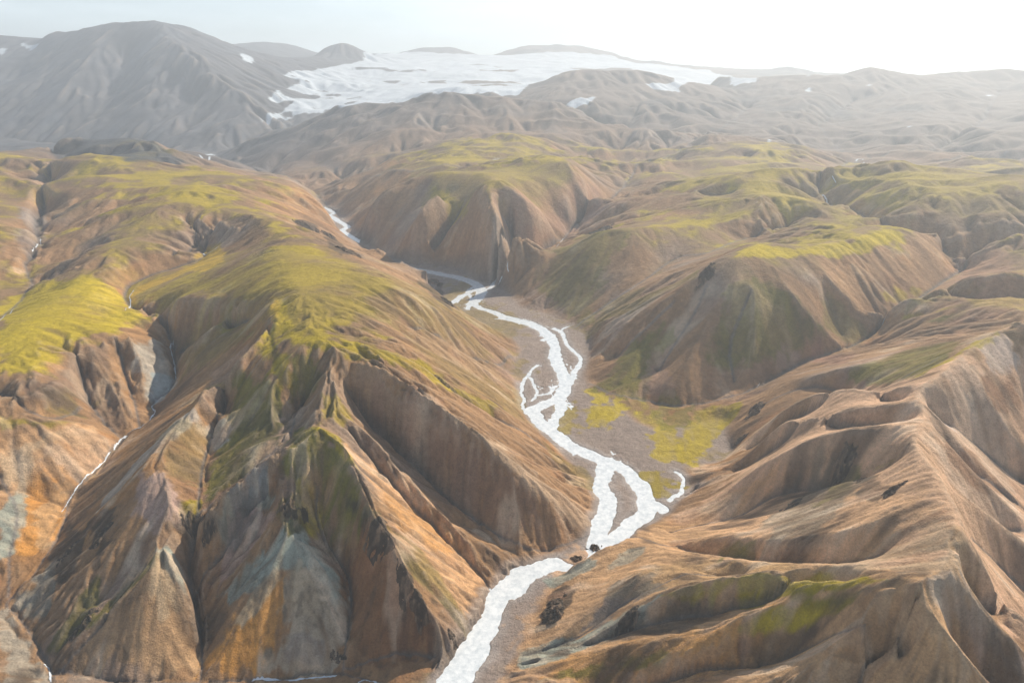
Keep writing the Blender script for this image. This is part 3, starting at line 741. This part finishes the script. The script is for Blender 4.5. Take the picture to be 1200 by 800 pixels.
patch(mossg, [(345,500),(368,498),(420,555),(452,625),(470,665),(425,650),(385,600),(335,545)], 8, .9)  # mossy left face of the peak, shade included in the tone
patch(dark, [(400,580),(440,600),(475,680),(480,710),(440,640)], 7, .7)
patch(mossy, [(350,568),(370,575),(375,610),(365,625),(350,600)], 4, .95)
patch(mossy * .8, [(214,590),(236,585),(232,606),(216,606)], 4, .9)
patch(mossy, [(368,498),(400,515),(425,560),(415,545),(385,515)], 3, .9)
patch(mossy * .9, [(375,465),(395,462),(415,490),(400,500),(380,490)], 4, .8)
patch(tan, [(405,520),(470,555),(540,630),(570,665),(545,710),(500,670),(455,600)], 8, .8, .8)
patch(orange, [(440,560),(500,600),(540,640),(510,650),(470,620)], 6, .55, .8)
patch(mossg, [(455,620),(500,650),(530,700),(545,740),(510,700),(470,660)], 5, .6)
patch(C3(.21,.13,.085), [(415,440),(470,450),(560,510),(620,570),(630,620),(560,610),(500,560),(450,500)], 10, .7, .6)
patch(C3(.42,.30,.20), [(520,480),(560,505),(600,535),(690,605),(690,620),(640,590),(590,550),(550,515)], 5, .8)
patch(olive, [(640,520),(690,550),(705,580),(660,560)], 4, .7)
patch(rust, [(400,640),(440,620),(480,690),(530,745),(500,765),(412,782),(405,700)], 8, .85)
patch(C3(.10,.06,.04), [(460,680),(500,710),(530,750),(490,760),(450,740)], 8, .6)
patch(tan, [(405,460),(370,440),(400,430)], 5, .2)
# cones of the lower left
patch(C3(.46,.29,.155), [(125,712),(160,675),(190,642),(218,690),(235,745),(235,790),(70,785)], 6, .9, .5)
patch(orange * 1.15, [(300,700),(330,665),(342,700),(325,760),(300,790),(236,790),(262,740)], 6, .9, .5)
patch(C3(.42,.36,.27), [(330,680),(370,655),(400,690),(406,740),(400,785),(310,785),(335,740)], 6, .85, .5)
patch(C3(.16,.15,.15), [(340,740),(380,750),(375,772),(335,768)], 5, .5)
patch(bluish, [(255,700),(300,655),(330,618),(345,612),(372,648),(402,690),(398,705),(365,668),(335,668),(300,690),(270,710)], 5, .9)
patch(bluish, [(186,646),(196,638),(214,668),(220,700),(205,682),(192,660)], 2.5, .95)
patch(bluish, [(252,600),(285,572),(312,560),(318,590),(300,600),(275,640),(258,640)], 5, .8)
patch(C3(.13,.14,.17), [(270,580),(310,552),(312,575),(280,600)], 4, .6)
patch(C3(.24,.23,.19), [(25,700),(60,660),(70,690),(45,735),(30,725)], 5, .9)
patch(mossg * .8, [(95,700),(115,680),(112,730),(70,765),(58,760)], 4, .85, .6)
patch(dark, [(60,650),(80,610),(100,625),(92,670),(66,690)], 4, .85, .6)
patch(dark, [(106,612),(132,600),(130,635),(112,665)], 4, .8, .6)
patch(mossg * .7, [(128,705),(185,650),(180,662),(120,722),(95,745)], 2.5, .9)
patch(dark, [(192,618),(232,612),(230,650),(222,640),(210,622)], 3, .8)
patch(dark, [(238,615),(258,610),(256,635),(242,635)], 3, .8)
patch(dark, [(288,600),(312,590),(300,620),(285,625)], 3, .7)
patch(mossg * .6, [(325,590),(350,580),(358,612),(338,625),(328,610)], 3, .85)
patch(dark, [(135,755),(145,750),(150,770),(138,778)], 2.5, .6)
patch(orange * C3(1.1,1.05,1.0), [(30,570),(55,545),(80,572),(78,600),(60,632),(30,650),(15,640)], 5, .9)
patch(C3(.44,.38,.32), [(40,545),(60,535),(85,560),(95,570),(90,545),(70,520),(55,520)], 4, .8)
patch(bluish, [(0,600),(25,562),(30,590),(12,650),(0,655)], 4, .85)
patch(tan, [(0,520),(60,500),(110,500),(135,530),(100,560),(40,560),(0,580)], 8, .6)
patch(mossy * .8, [(0,490),(60,495),(100,495),(60,503),(20,502),(0,505)], 5, .8)
patch(mossg, [(50,455),(85,460),(100,490),(60,490)], 6, .6)
patch(C3(.15,.10,.075), [(0,450),(50,445),(90,410),(105,450),(80,480),(30,480)], 8, .7)
patch(C3(.14,.10,.075), [(92,410),(120,405),(145,470),(150,512),(110,490)], 6, .6)
patch(dark * 1.4, [(130,400),(150,398),(160,430),(148,430)], 5, .5)
patch(C3(.42,.37,.30), [(155,402),(192,398),(206,440),(203,455),(178,478),(166,440)], 5, .9, .6)
patch(C3(.33,.38,.38), [(180,440),(204,440),(200,456),(180,472)], 4, .8, .6)
patch(C3(.44,.38,.31), [(228,476),(232,488),(185,530),(150,562),(115,598),(122,582),(160,540),(200,500)], 3, .85)
patch(C3(.30,.30,.27), [(245,495),(262,490),(268,515),(254,525)], 4, .8)
patch(C3(.33,.21,.14), [(232,478),(250,432),(290,405),(305,400),(290,430),(262,460),(250,500)], 6, .7)
patch(mossg, [(205,410),(240,370),(280,365),(290,395),(250,425),(220,440)], 10, .45)
patch(C3(.20,.16,.06), [(190,510),(240,510),(235,570),(200,560)], 6, .5)
patch(C3(.42,.27,.04), [(150,362),(160,345),(200,328),(240,308),(262,296),(258,285),(235,290),(240,300),(205,320),(165,335),(150,350)], 5, 1, .1, .4)
patch(C3(.46,.30,.04), [(215,318),(232,296),(252,284),(264,296),(262,306),(240,318)], 5, .95, .1, .5)
patch(C3(.42,.27,.04), [(312,345),(325,350),(325,372),(315,365)], 4, .6)
patch(dark, [(500,322),(515,330),(520,345),(530,365),(510,350),(490,330)], 3, .7)
patch(dark, [(348,258),(370,262),(375,270),(352,268)], 3, .8)
patch(dark, [(378,275),(400,285),(430,305),(400,300),(385,290)], 3, .7)
patch(C3(.06,.065,.07), [(58,168),(130,162),(190,172),(218,192),(190,192),(150,187),(60,181)], 8, .95, .2, .3)
for (a, b, c_) in ((60,200,1),(200,225,.8),(40,225,.7),(330,225,.7),(180,260,.6),(120,320,.5)):
    patch(mossy, [(a-35,b),(a,b-8),(a+40,b),(a,b+8)], 12, .5 * c_)
patch(C3(.17,.15,.14), [(30,240),(55,240),(45,300),(25,315)], 6, .7)
patch(C3(.42,.37,.29), [(0,720),(38,752),(55,775),(58,805),(0,805)], 5, .8)
patch(cream, [(170,690),(190,648),(206,672),(212,710),(190,720)], 5, .55, .4)
patch(cream, [(338,672),(352,660),(380,690),(372,730),(350,720)], 5, .5, .4)
patch(C3(.46,.34,.31), [(165,560),(200,560),(212,600),(185,625),(160,600)], 6, .55, .4)
patch(C3(.45,.31,.27), [(255,690),(290,650),(320,600),(300,600),(262,640)], 4, .6, .4)
patch(cream, [(300,690),(325,665),(332,675),(318,700),(285,735),(270,735)], 3, .8, .3)
patch(cream, [(40,600),(70,560),(85,570),(70,600),(50,640)], 4, .35, .4)
patch(cream, [(130,525),(60,520),(30,560),(0,570),(0,540),(50,505),(110,505)], 7, .45, .5)
# mineral streaks and dark stony runs down the near slopes
nr_ = np.clip(1.7 - RR / 1100, 0, 1) * (1 - sm_) * sm01(.2, .5, slope)
mixc(C3(.52, .42, .31), sm01(.7, 1.9, LB + .9 * n3 + .5 * n2) * .5 * nr_)
mixc(C3(.11, .075, .05), sm01(.8, 2.0, -LB + 1.2 * n2 + .6 * n5) * .65 * nr_)
mixc(C3(.30, .13, .06), sm01(.6, 1.6, LB * .6 + 1.4 * fbm(X, Y, 60, 3, 411)) * .45 * nr_)
mixc(C3(.06, .05, .04), sm01(.25, .6, fbm(X, Y, 75, 4, 412) + .15 * LA + .5 * n5 - .1) * .55 * nr_ * (X < 0) * sm01(900, 700, RR))
# side-stream beds, stony and pale
for k_, rd_, W_ in LINES:
    if k_ != 'c': continue
    fi, fj = cells(W_[:, 0], W_[:, 1], 1); a, b = np.rint(fi).astype(int), np.rint(fj).astype(int)
    ok = (a > 1) & (a < NI - 2) & (b > 1) & (b < NJ - 2)
    for da, db, wt in ((0, 0, .5), (1, 0, .3), (-1, 0, .3), (0, 1, .3), (0, -1, .3)):
        i_, j_ = a[ok] + da, b[ok] + db
        COL[i_, j_] += wt * (grey * .8 - COL[i_, j_])
# tone: streaks and speckle
tone = 1 + .08 * LA * sm01(.05, .4, slope) + .10 * LB * sm01(.1, .5, slope) + .12 * n3 + .10 * n2
COL *= np.clip(tone, .5, 1.7)[..., None] * .98
lum_ = COL.mean(-1, keepdims=True); COL[:] = np.clip(lum_ + (COL - lum_) * 1.04, .01, .9)
# creases darker, convex edges paler, by local curvature
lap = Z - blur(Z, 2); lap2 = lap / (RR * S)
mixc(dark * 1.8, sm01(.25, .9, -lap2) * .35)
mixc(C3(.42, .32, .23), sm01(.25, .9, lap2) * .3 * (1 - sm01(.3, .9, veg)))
# glacier and snow
ice = np.zeros(Z.shape)
def snowpatch(pts, soft=10):
    W = np.array([cast(*p) for p in pts]); d0 = np.median(np.hypot(W[:, 0], W[:, 1])); so = soft * d0 / 1500
    lo, hi = W.min(0) - 3 * so, W.max(0) + 3 * so
    s_ = np.where((X > lo[0]) & (X < hi[0]) & (Y > lo[1]) & (Y < hi[1]))
    if len(s_[0]) == 0: return
    x, y = X[s_], Y[s_]
    x = x + so * 1.2 * n3[s_] + so * .6 * n2[s_]; y = y + so * 1.8 * n2[s_] + so * n3[s_]
    ice[s_] = np.maximum(ice[s_], inpoly(x, y, W))
GLAC = [(300,146),(318,140),(345,136),(375,133),(398,128),(420,122),(450,121),(488,121),(498,112),(520,108),(556,107),(562,111),(600,113),(612,109),(640,92),(665,84),(700,81),(740,80),
 (765,87),(790,90),(790,100),(800,103),(830,98),(860,101),(888,96),(860,90),(830,82),(800,79),(740,73),(720,66),(590,65),(555,64),(470,62),(440,65),(425,72),(400,76),(370,82),(345,84),(330,88),(345,94),(338,102),(318,112),(312,122),(330,118),(350,118),(330,130)]
snowpatch(GLAC, 6)
for p_ in ([(375,84),(400,83),(415,86),(385,88)],):
    pass
SNOWS = [[(280,62),(296,68),(297,76),(285,70)],[(664,122),(700,114),(690,120),(672,127)],[(755,98),(790,96),(798,108),(780,108),(765,104)],
 [(945,104),(953,103),(950,108),(944,107)],[(1016,100),(1024,98),(1020,102)],[(1154,112),(1168,110),(1160,114)],[(0,58),(8,56),(6,66),(0,66)],[(25,50),(45,52),(42,58),(28,56)],
 [(910,150),(915,151),(913,153)],[(899,166),(904,164),(902,169)],[(1062,147),(1069,148),(1064,151)],[(240,180),(250,181),(246,186)]]
for p_ in SNOWS: snowpatch(p_, 3)
ice = blur(ice, 1)
nr = fbm(X * .35, Y, 420, 5, 140); nb_ = fbm(X, Y * .4, 160, 4, 141)
rockout = sm01(.46, .54, nr + .25 * nb_ + .13 * sm01(8500, 6200, RR) + .06 * LA) * np.where(RR > 5500, 1, 0) * sm01(11500, 9000, RR)
ice_w = sm01(.35, .65, ice + .12 * LA) * (1 - rockout)
mixc(C3(.56, .61, .65) * (1 + .12 * nr + .1 * nb_)[..., None].astype(np.float32), ice_w)
ICE = (ice > .5)
# ------------------------------------------------------------------ materials
def mat(name, base=None, rough=.9):
    m = bpy.data.materials.new(name); m.use_nodes = True
    b = m.node_tree.nodes['Principled BSDF']; b.inputs['Roughness'].default_value = rough
    b.inputs['Specular IOR Level'].default_value = .15
    if base is not None: b.inputs['Base Color'].default_value = (*base, 1)
    return m, m.node_tree.nodes, m.node_tree.links, b
mg, n_, l_, b_ = mat('ground')
att = n_.new('ShaderNodeAttribute'); att.attribute_name = 'tint'
tc = n_.new('ShaderNodeTexCoord')
def noise(scale, detail, rough=.6, vec=None):
    n = n_.new('ShaderNodeTexNoise'); n.inputs['Scale'].default_value = scale; n.inputs['Detail'].default_value = detail
    n.inputs['Roughness'].default_value = rough; l_.new(vec or tc.outputs['Object'], n.inputs['Vector']); return n
na, nb = noise(.09, 8, .7), noise(.55, 5, .7)
mm = n_.new('ShaderNodeMath'); mm.operation = 'MULTIPLY_ADD'; l_.new(na.outputs[0], mm.inputs[0]); mm.inputs[1].default_value = 1.2; mm.inputs[2].default_value = -.12
m2 = n_.new('ShaderNodeMath'); m2.operation = 'MULTIPLY_ADD'; l_.new(nb.outputs[0], m2.inputs[0]); m2.inputs[1].default_value = 1.1; l_.new(mm.outputs[0], m2.inputs[2])
sc_ = n_.new('ShaderNodeVectorMath'); sc_.operation = 'SCALE'; l_.new(att.outputs['Color'], sc_.inputs[0]); l_.new(m2.outputs[0], sc_.inputs['Scale'])
l_.new(sc_.outputs[0], b_.inputs['Base Color'])
bp = n_.new('ShaderNodeBump'); bp.inputs['Strength'].default_value = 1; bp.inputs['Distance'].default_value = 4.0; l_.new(na.outputs[0], bp.inputs['Height'])
bp2 = n_.new('ShaderNodeBump'); bp2.inputs['Strength'].default_value = 1; bp2.inputs['Distance'].default_value = 1.0; l_.new(nb.outputs[0], bp2.inputs['Height']); l_.new(bp.outputs[0], bp2.inputs['Normal'])
l_.new(bp2.outputs[0], b_.inputs['Normal'])

def build_grid(name, mask_faces, Zs, mat_, col=None):
    """link the cells selected by mask_faces as one mesh"""
    n, m = Zs.shape
    fi, fj = np.where(mask_faces)
    used = np.zeros((n, m), bool)
    for a in (0, 1):
        for b in (0, 1): used[fi + a, fj + b] = True
    idx = np.full((n, m), -1, np.int32); nv = int(used.sum()); idx[used] = np.arange(nv)
    co = np.stack([X[used], Y[used], Zs[used]], 1).astype(np.float32)
    quads = np.stack([idx[fi, fj], idx[fi, fj + 1], idx[fi + 1, fj + 1], idx[fi + 1, fj]], 1)
    # th grows to the right, r away: (i,j)->(i,j+1)->(i+1,j+1) is counter-clockwise from above
    me = bpy.data.meshes.new(name); me.vertices.add(nv); me.vertices.foreach_set('co', co.ravel())
    nq = len(quads); me.loops.add(nq * 4); me.loops.foreach_set('vertex_index', quads.ravel().astype(np.int32))
    me.polygons.add(nq); me.polygons.foreach_set('loop_start', np.arange(0, nq * 4, 4, dtype=np.int32))
    me.update(calc_edges=True)
    me.polygons.foreach_set('use_smooth', np.ones(nq, bool))
    if col is not None:
        at_ = me.attributes.new('tint', 'FLOAT_COLOR', 'POINT')
        c4 = np.ones((nv, 4), np.float32); c4[:, :3] = col[used]
        at_.data.foreach_set('color', c4.ravel())
    me.materials.append(mat_)
    o = bpy.data.objects.new(name, me); scn.collection.objects.link(o); o['kind'] = 'structure'
    return o

def fm(A): return A[:-1, :-1] & A[1:, 1:] & A[1:, :-1] & A[:-1, 1:]
ice_f = fm(ICE)
SNOWF = []
for p_ in SNOWS:
    W = np.array([cast(*q_) for q_ in p_]); c_ = W.mean(0); r_ = np.hypot(*(W - c_).T).max() * 2.2 + 30
    f_ = ice_f & (np.hypot(X - c_[0], Y - c_[1]) < r_)[:-1, :-1]
    if not f_.any(): SNOWF.append(f_); continue
    aa, bb = np.where(f_); todo = set(zip(aa.tolist(), bb.tolist())); best = set()
    while todo:                          # the largest connected piece is the patch
        st_ = [todo.pop()]; comp = set(st_)
        while st_:
            a, b = st_.pop()
            for q_ in ((a + 1, b), (a - 1, b), (a, b + 1), (a, b - 1)):
                if q_ in todo: todo.discard(q_); comp.add(q_); st_.append(q_)
        if len(comp) > len(best): best = comp
    g_ = np.zeros_like(f_); bl_ = np.array(list(best)); g_[bl_[:, 0], bl_[:, 1]] = True
    SNOWF.append(g_); ice_f = ice_f & ~f_
left = ~ice_f   # snow scraps outside the patches stay with the hills
for f_ in SNOWF: left &= ~f_
flo = fm(FL) & left
bearing = X / np.maximum(Y * CP, 1)
mnt = (fm(Y > 5750) & fm(bearing < -.36)) & left & ~flo
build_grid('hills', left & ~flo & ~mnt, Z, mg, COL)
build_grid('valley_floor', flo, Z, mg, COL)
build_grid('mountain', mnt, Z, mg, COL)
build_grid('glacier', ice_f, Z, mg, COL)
SN_L = ['snow patch on the saddle right of the big far mountain', 'curved snow patch under the brown mountain beside the glacier',
 'jagged snow field on the right end of the brown mountain', 'small snow patch on the far slope right of the pointed peak', 'tiny slanting snow patch just below the highest far right peak',
 'flat snow patch near the right edge of the picture', 'snow patch at the left edge of the skyline', 'snow patch on the low shoulder left of the big mountain',
 'tiny upper snow speck on the far grey slope', 'tiny lower snow speck on the far grey slope', 'lone snow speck in the middle of the far right slope', 'snow patch in the valley behind the dark low ridge']
for f_, lb in zip(SNOWF, SN_L):
    if f_.sum() < 1: print('no snow', lb); continue
    o = build_grid('snow_patch', f_, Z, mg, COL); o['kind'] = 'thing'; o['label'] = lb; o['category'] = 'snow'; o['group'] = 'snow patches on the far slopes'

# water: milky glacier melt, rippled, with broken white foam
mw, n_, l_, b_ = mat('water', (.6, .66, .69), .12)
b_.inputs['Specular IOR Level'].default_value = .5
tc = n_.new('ShaderNodeTexCoord')
w1, w2 = noise(.12, 8, .72), noise(.9, 4, .6)
cr = n_.new('ShaderNodeMapRange'); cr.inputs['From Min'].default_value = .36; cr.inputs['From Max'].default_value = .60; l_.new(w1.outputs[0], cr.inputs['Value'])
mx = n_.new('ShaderNodeMix'); mx.data_type = 'RGBA'; mx.inputs['A'].default_value = (.52, .57, .60, 1); mx.inputs['B'].default_value = (.76, .79, .80, 1)
l_.new(cr.outputs[0], mx.inputs['Factor']); l_.new(mx.outputs['Result'], b_.inputs['Base Color'])
bp = n_.new('ShaderNodeBump'); bp.inputs['Strength'].default_value = .5; bp.inputs['Distance'].default_value = .4; l_.new(w1.outputs[0], bp.inputs['Height'])
bp2 = n_.new('ShaderNodeBump'); bp2.inputs['Strength'].default_value = .8; bp2.inputs['Distance'].default_value = .2; l_.new(w2.outputs[0], bp2.inputs['Height']); l_.new(bp.outputs[0], bp2.inputs['Normal'])
l_.new(bp2.outputs[0], b_.inputs['Normal'])
Zw = np.broadcast_to(zf, Z.shape)
near_w = ((Wd < 5) | ((Wd < 32) & FL))
build_grid('river', near_w[:-1, :-1] & near_w[1:, 1:], Zw, mw)

def mesh_obj(name, V, Fc, m, kind=None, label=None, cat=None, group=None, smooth=False):
    me = bpy.data.meshes.new(name); me.from_pydata([tuple(v) for v in V], [], Fc); me.materials.append(m)
    if smooth: me.polygons.foreach_set('use_smooth', [True] * len(me.polygons))
    o = bpy.data.objects.new(name, me); scn.collection.objects.link(o)
    for k, v in (('kind', kind), ('label', label), ('category', cat), ('group', group)):
        if v: o[k] = v
    return o
ms = bpy.data.materials.new('stream_water'); ms.use_nodes = True
bs = ms.node_tree.nodes['Principled BSDF']; bs.inputs['Base Color'].default_value = (.62, .66, .69, 1); bs.inputs['Roughness'].default_value = .25
STR = [(2.0, [(203,398),(200,408),(204,425),(206,445)]), (2.0, [(190,466),(178,476),(182,482),(177,490),(168,498),(158,503),(148,512),(138,520),(133,528)]),
 (1.2, [(130,530),(118,545),(100,560),(90,572),(85,580),(78,592),(72,600)]), (2.2, [(157,340),(152,348),(153,354),(147,364)]), (2.2, [(256,289),(248,295),(240,299),(236,296)]),
 (2.0, [(22,359),(14,364),(0,376)]), (2.0, [(48,280),(44,287),(38,295)]), (4, [(1040,383,101),(1036,386,99),(1030,391,96)]), (4, [(1128,320,142),(1122,323,138)]),
 (2.4, [(890,452,48),(886,457,44)]), (3.2, [(1024,269,183),(1018,268,186),(1010,260,192)]), (3.5, [(975,243,211),(970,240,214),(962,234,220)]), (5, [(975,207),(980,214)]), (8, [(1002,189),(1012,191),(1033,198)]),
 (3.5, [(596,320),(588,326),(584,334)]), (4, [(660,280),(650,292)]), (8, [(232,181),(246,184),(252,180)]), (1.6, [(60,800),(58,785),(52,778)]),
 (2.5, [(415,805),(425,797),(440,800),(455,806)]), (2.0, [(295,798),(320,797),(345,797),(370,794),(395,792)])]
for w, pts in STR:
    w *= .6
    P = catmull([cast(*p) if len(p) == 2 else at(*p)[:2] for p in pts], 10)
    V, Fc = [], []
    for k in range(len(P)):
        a, b = P[max(0, k - 1)], P[min(len(P) - 1, k + 1)]; d = (b - a) / (np.hypot(*(b - a)) + 1e-9); nrm = np.array([-d[1], d[0]])
        ww = w * (.35 + .9 * random.random()) * (0.3 if k in (0, len(P) - 1) else 1); c_ = P[k] + nrm * w * random.uniform(-.4, .4)
        for sgn in (-1, 0, 1):
            q_ = c_ + nrm * ww * sgn; V.append((q_[0], q_[1], float(zat(q_[0], q_[1])) + .35 + w * .12 + (.15 if sgn == 0 else 0)))
        if k: 
            o_ = 3 * k
            Fc += [(o_ - 3, o_ - 2, o_ + 1, o_), (o_ - 2, o_ - 1, o_ + 2, o_ + 1)]
    mesh_obj('stream', V, Fc, ms, kind='structure', smooth=True)

# crags: fluted dark rock standing out of the slopes
mr, n_, l_, b_ = mat('rock', (.06, .05, .042))
tc = n_.new('ShaderNodeTexCoord'); r1 = noise(.35, 8, .75)
mx = n_.new('ShaderNodeMix'); mx.data_type = 'RGBA'; mx.inputs['A'].default_value = (.03, .026, .022, 1); mx.inputs['B'].default_value = (.17, .12, .085, 1)
cr = n_.new('ShaderNodeMapRange'); cr.inputs['From Min'].default_value = .35; cr.inputs['From Max'].default_value = .75; l_.new(r1.outputs[0], cr.inputs['Value'])
l_.new(cr.outputs[0], mx.inputs['Factor']); l_.new(mx.outputs['Result'], b_.inputs['Base Color'])
bp = n_.new('ShaderNodeBump'); bp.inputs['Distance'].default_value = 1.2; l_.new(r1.outputs[0], bp.inputs['Height']); l_.new(bp.outputs[0], b_.inputs['Normal'])
def crag(px, py, ln, hh, label, seed, ang=0.0, n=3):
    """a broken outcrop: its own finely meshed piece of ground, fractured upwards out of the slope"""
    c_ = cast(px, py); N_ = 90; ln = ln * 1.25
    u, v = np.meshgrid(np.linspace(-1, 1, N_), np.linspace(-1, 1, N_), indexing='ij')
    asp = 1.0 if n == 1 else .55
    lx, ly = u * ln, v * ln * asp
    x = c_[0] + lx * math.cos(ang) - ly * math.sin(ang); y = c_[1] + lx * math.sin(ang) + ly * math.cos(ang)
    zt = zat(x, y)
    rr = np.hypot(u, v) + .8 * fbm(x, y, ln * .5, 4, seed)
    fall = np.clip(1 - rr, 0, 1)
    rid = 1 - np.abs(fbm(x, y, ln * .45, 4, seed + 7)) * 2.2; blk = vnoise(x, y, ln * .16, seed + 9) * .5 + .5
    ste = np.floor((rid * .6 + blk * .5) * 5) / 5 * .6 + (rid * .6 + blk * .5) * .4
    h = hh * np.clip(fall * 3.2, 0, 1) * (.25 + .75 * np.clip(ste, 0, 1.3)) * (.4 + .6 * fall)
    z = zt + np.where(fall > 0, h, 0) - .9 + .12 * hh * fbm(x, y, ln * .12, 3, seed + 3)
    keep = fall > .0
    kf = keep[:-1, :-1] | keep[1:, 1:] | keep[1:, :-1] | keep[:-1, 1:]
    z = np.where(keep, z, zt - 1.5)
    used = np.zeros(keep.shape, bool); fi, fj = np.where(kf)
    for a in (0, 1):
        for b in (0, 1): used[fi + a, fj + b] = True
    idx = np.full(keep.shape, -1); idx[used] = np.arange(used.sum())
    V = np.stack([x[used], y[used], z[used]], 1)
    Fc = [(int(idx[a, b]), int(idx[a + 1, b]), int(idx[a + 1, b + 1]), int(idx[a, b + 1])) for a, b in zip(fi, fj)]
    o = mesh_obj('rock_outcrop', V, Fc, mg, label=label, cat='rock', group='dark crags on the slopes', smooth=False)
    fi, fj = cells(x, y, 1); gi_ = np.clip(np.rint(fi), 0, NI - 1).astype(int); gj_ = np.clip(np.rint(fj), 0, NJ - 1).astype(int)
    tc_ = COL[gi_, gj_]; w_ = sm01(.0, .30, fall + .12 * blk - .06)[..., None] * .9
    rk = (C3(.055, .045, .035) + C3(.17, .115, .075) * sm01(.35, 1, blk * .6 + .4 * rid)[..., None])
    tc_ = tc_ + w_ * (rk - tc_)
    at_ = o.data.attributes.new('tint', 'FLOAT_COLOR', 'POINT'); c4 = np.ones((len(V), 4), np.float32); c4[:, :3] = tc_[used]
    at_.data.foreach_set('color', c4.ravel())
CR = [(340,600,16,9,'pale-capped dark crag on the ridge above the blue-green cone',0.3),(650,712,22,9,'tall dark cliff crag on the slope right of the lower river',1.2),
 (676,655,9,6,'small crag on the river bend, left of the taller one',.2),(697,643,10,8,'jagged crag on the nose that hides the river bend',.3),
 (735,725,14,4,'low dark rock band beside the thin blue-grey ridge',.6),(508,332,34,12,'broad crag at the upper end of the mossy shoulder',-.6),
 (527,356,30,10,'broken crag lower on the mossy shoulder above the valley',-.8),(360,264,34,9,'dark rock scar on the far left hillside, uppermost',.2),
 (390,280,30,9,'dark rock scar on the far left hillside, middle one',-.5),(410,296,30,9,'dark rock scar on the far left hillside, lowest one',-.5),
 (827,322,26,16,'dark pinnacle on the crest left of the yellow-topped hill',.9),(706,270,36,10,'rounded rocky knoll on the hill across the valley',.2),
 (869,515,8,6,'lone dark boulder above the mossy flat',0),(884,482,20,7,'crumbling crag at the foot of the long spur',.9),
 (1045,575,12,6,'dark crag in the hollow left of the right-hand ridge, right one',.4),(985,552,15,7,'dark crag in the hollow left of the right-hand ridge, left one',.4),
 (228,614,11,6,'dark crag above the orange cone, left of the gully',.1),(245,622,8,6,'dark crag above the gully between the two cones',.5)]
CR += [(78,648,13,4,'dark broken rock left of the lower left gully, upper',.9),(118,628,13,4,'dark broken rock high on the lower left spur',1.2),(98,728,14,4,'mossy dark rock in the lower left corner',.9),
 (445,625,22,5,'dark rock band below the sharp green peak, upper one',-.9),(470,668,18,5,'dark rock band below the sharp green peak, middle one',-.9),(492,705,14,5,'dark rock band below the sharp green peak, lowest one',-.9),
 (395,770,9,3,'low dark rock at the foot of the brown wall',0),(530,745,8,4,'dark rock at the lower end of the steep crest',-.6),
 (930,590,14,4,'dark rock on the shaded hollow of the long spur',.5),(1008,562,10,4,'dark rock below the small moss strip',.6)]
for k, (px, py, ln, hh, lb, ag) in enumerate(CR): crag(px, py, ln, hh, lb, 100 + k, ag, 1 if 'boulder' in lb else 4)
print('built', time.time() - T0)
def box(name, lo, hi, m):
    v = [(x, y, z) for x in (lo[0], hi[0]) for y in (lo[1], hi[1]) for z in (lo[2], hi[2])]
    f = [(0,1,3,2),(4,6,7,5),(0,4,5,1),(2,3,7,6),(0,2,6,4),(1,5,7,3)]
    me = bpy.data.meshes.new(name); me.from_pydata(v, [], f); me.materials.append(m)
    o = bpy.data.objects.new(name, me); scn.collection.objects.link(o); return o
mh = bpy.data.materials.new('haze'); mh.use_nodes = True; mh.node_tree.nodes.clear()
pv = mh.node_tree.nodes.new('ShaderNodeVolumePrincipled'); oh = mh.node_tree.nodes.new('ShaderNodeOutputMaterial')
pv.inputs['Color'].default_value = (.86, .93, 1, 1); pv.inputs['Density'].default_value = HAZE; pv.inputs['Anisotropy'].default_value = .35
mh.node_tree.links.new(pv.outputs[0], oh.inputs['Volume'])
hz = box('haze', (-15500, -2500, float(Z.min()) - 3), (15500, 15500, max(1300.0, float(Z.max()) + 20)), mh); hz['kind'] = 'stuff'; hz['label'] = 'thin pale haze over the valleys'
print('zrange', Z.min(), Z.max())
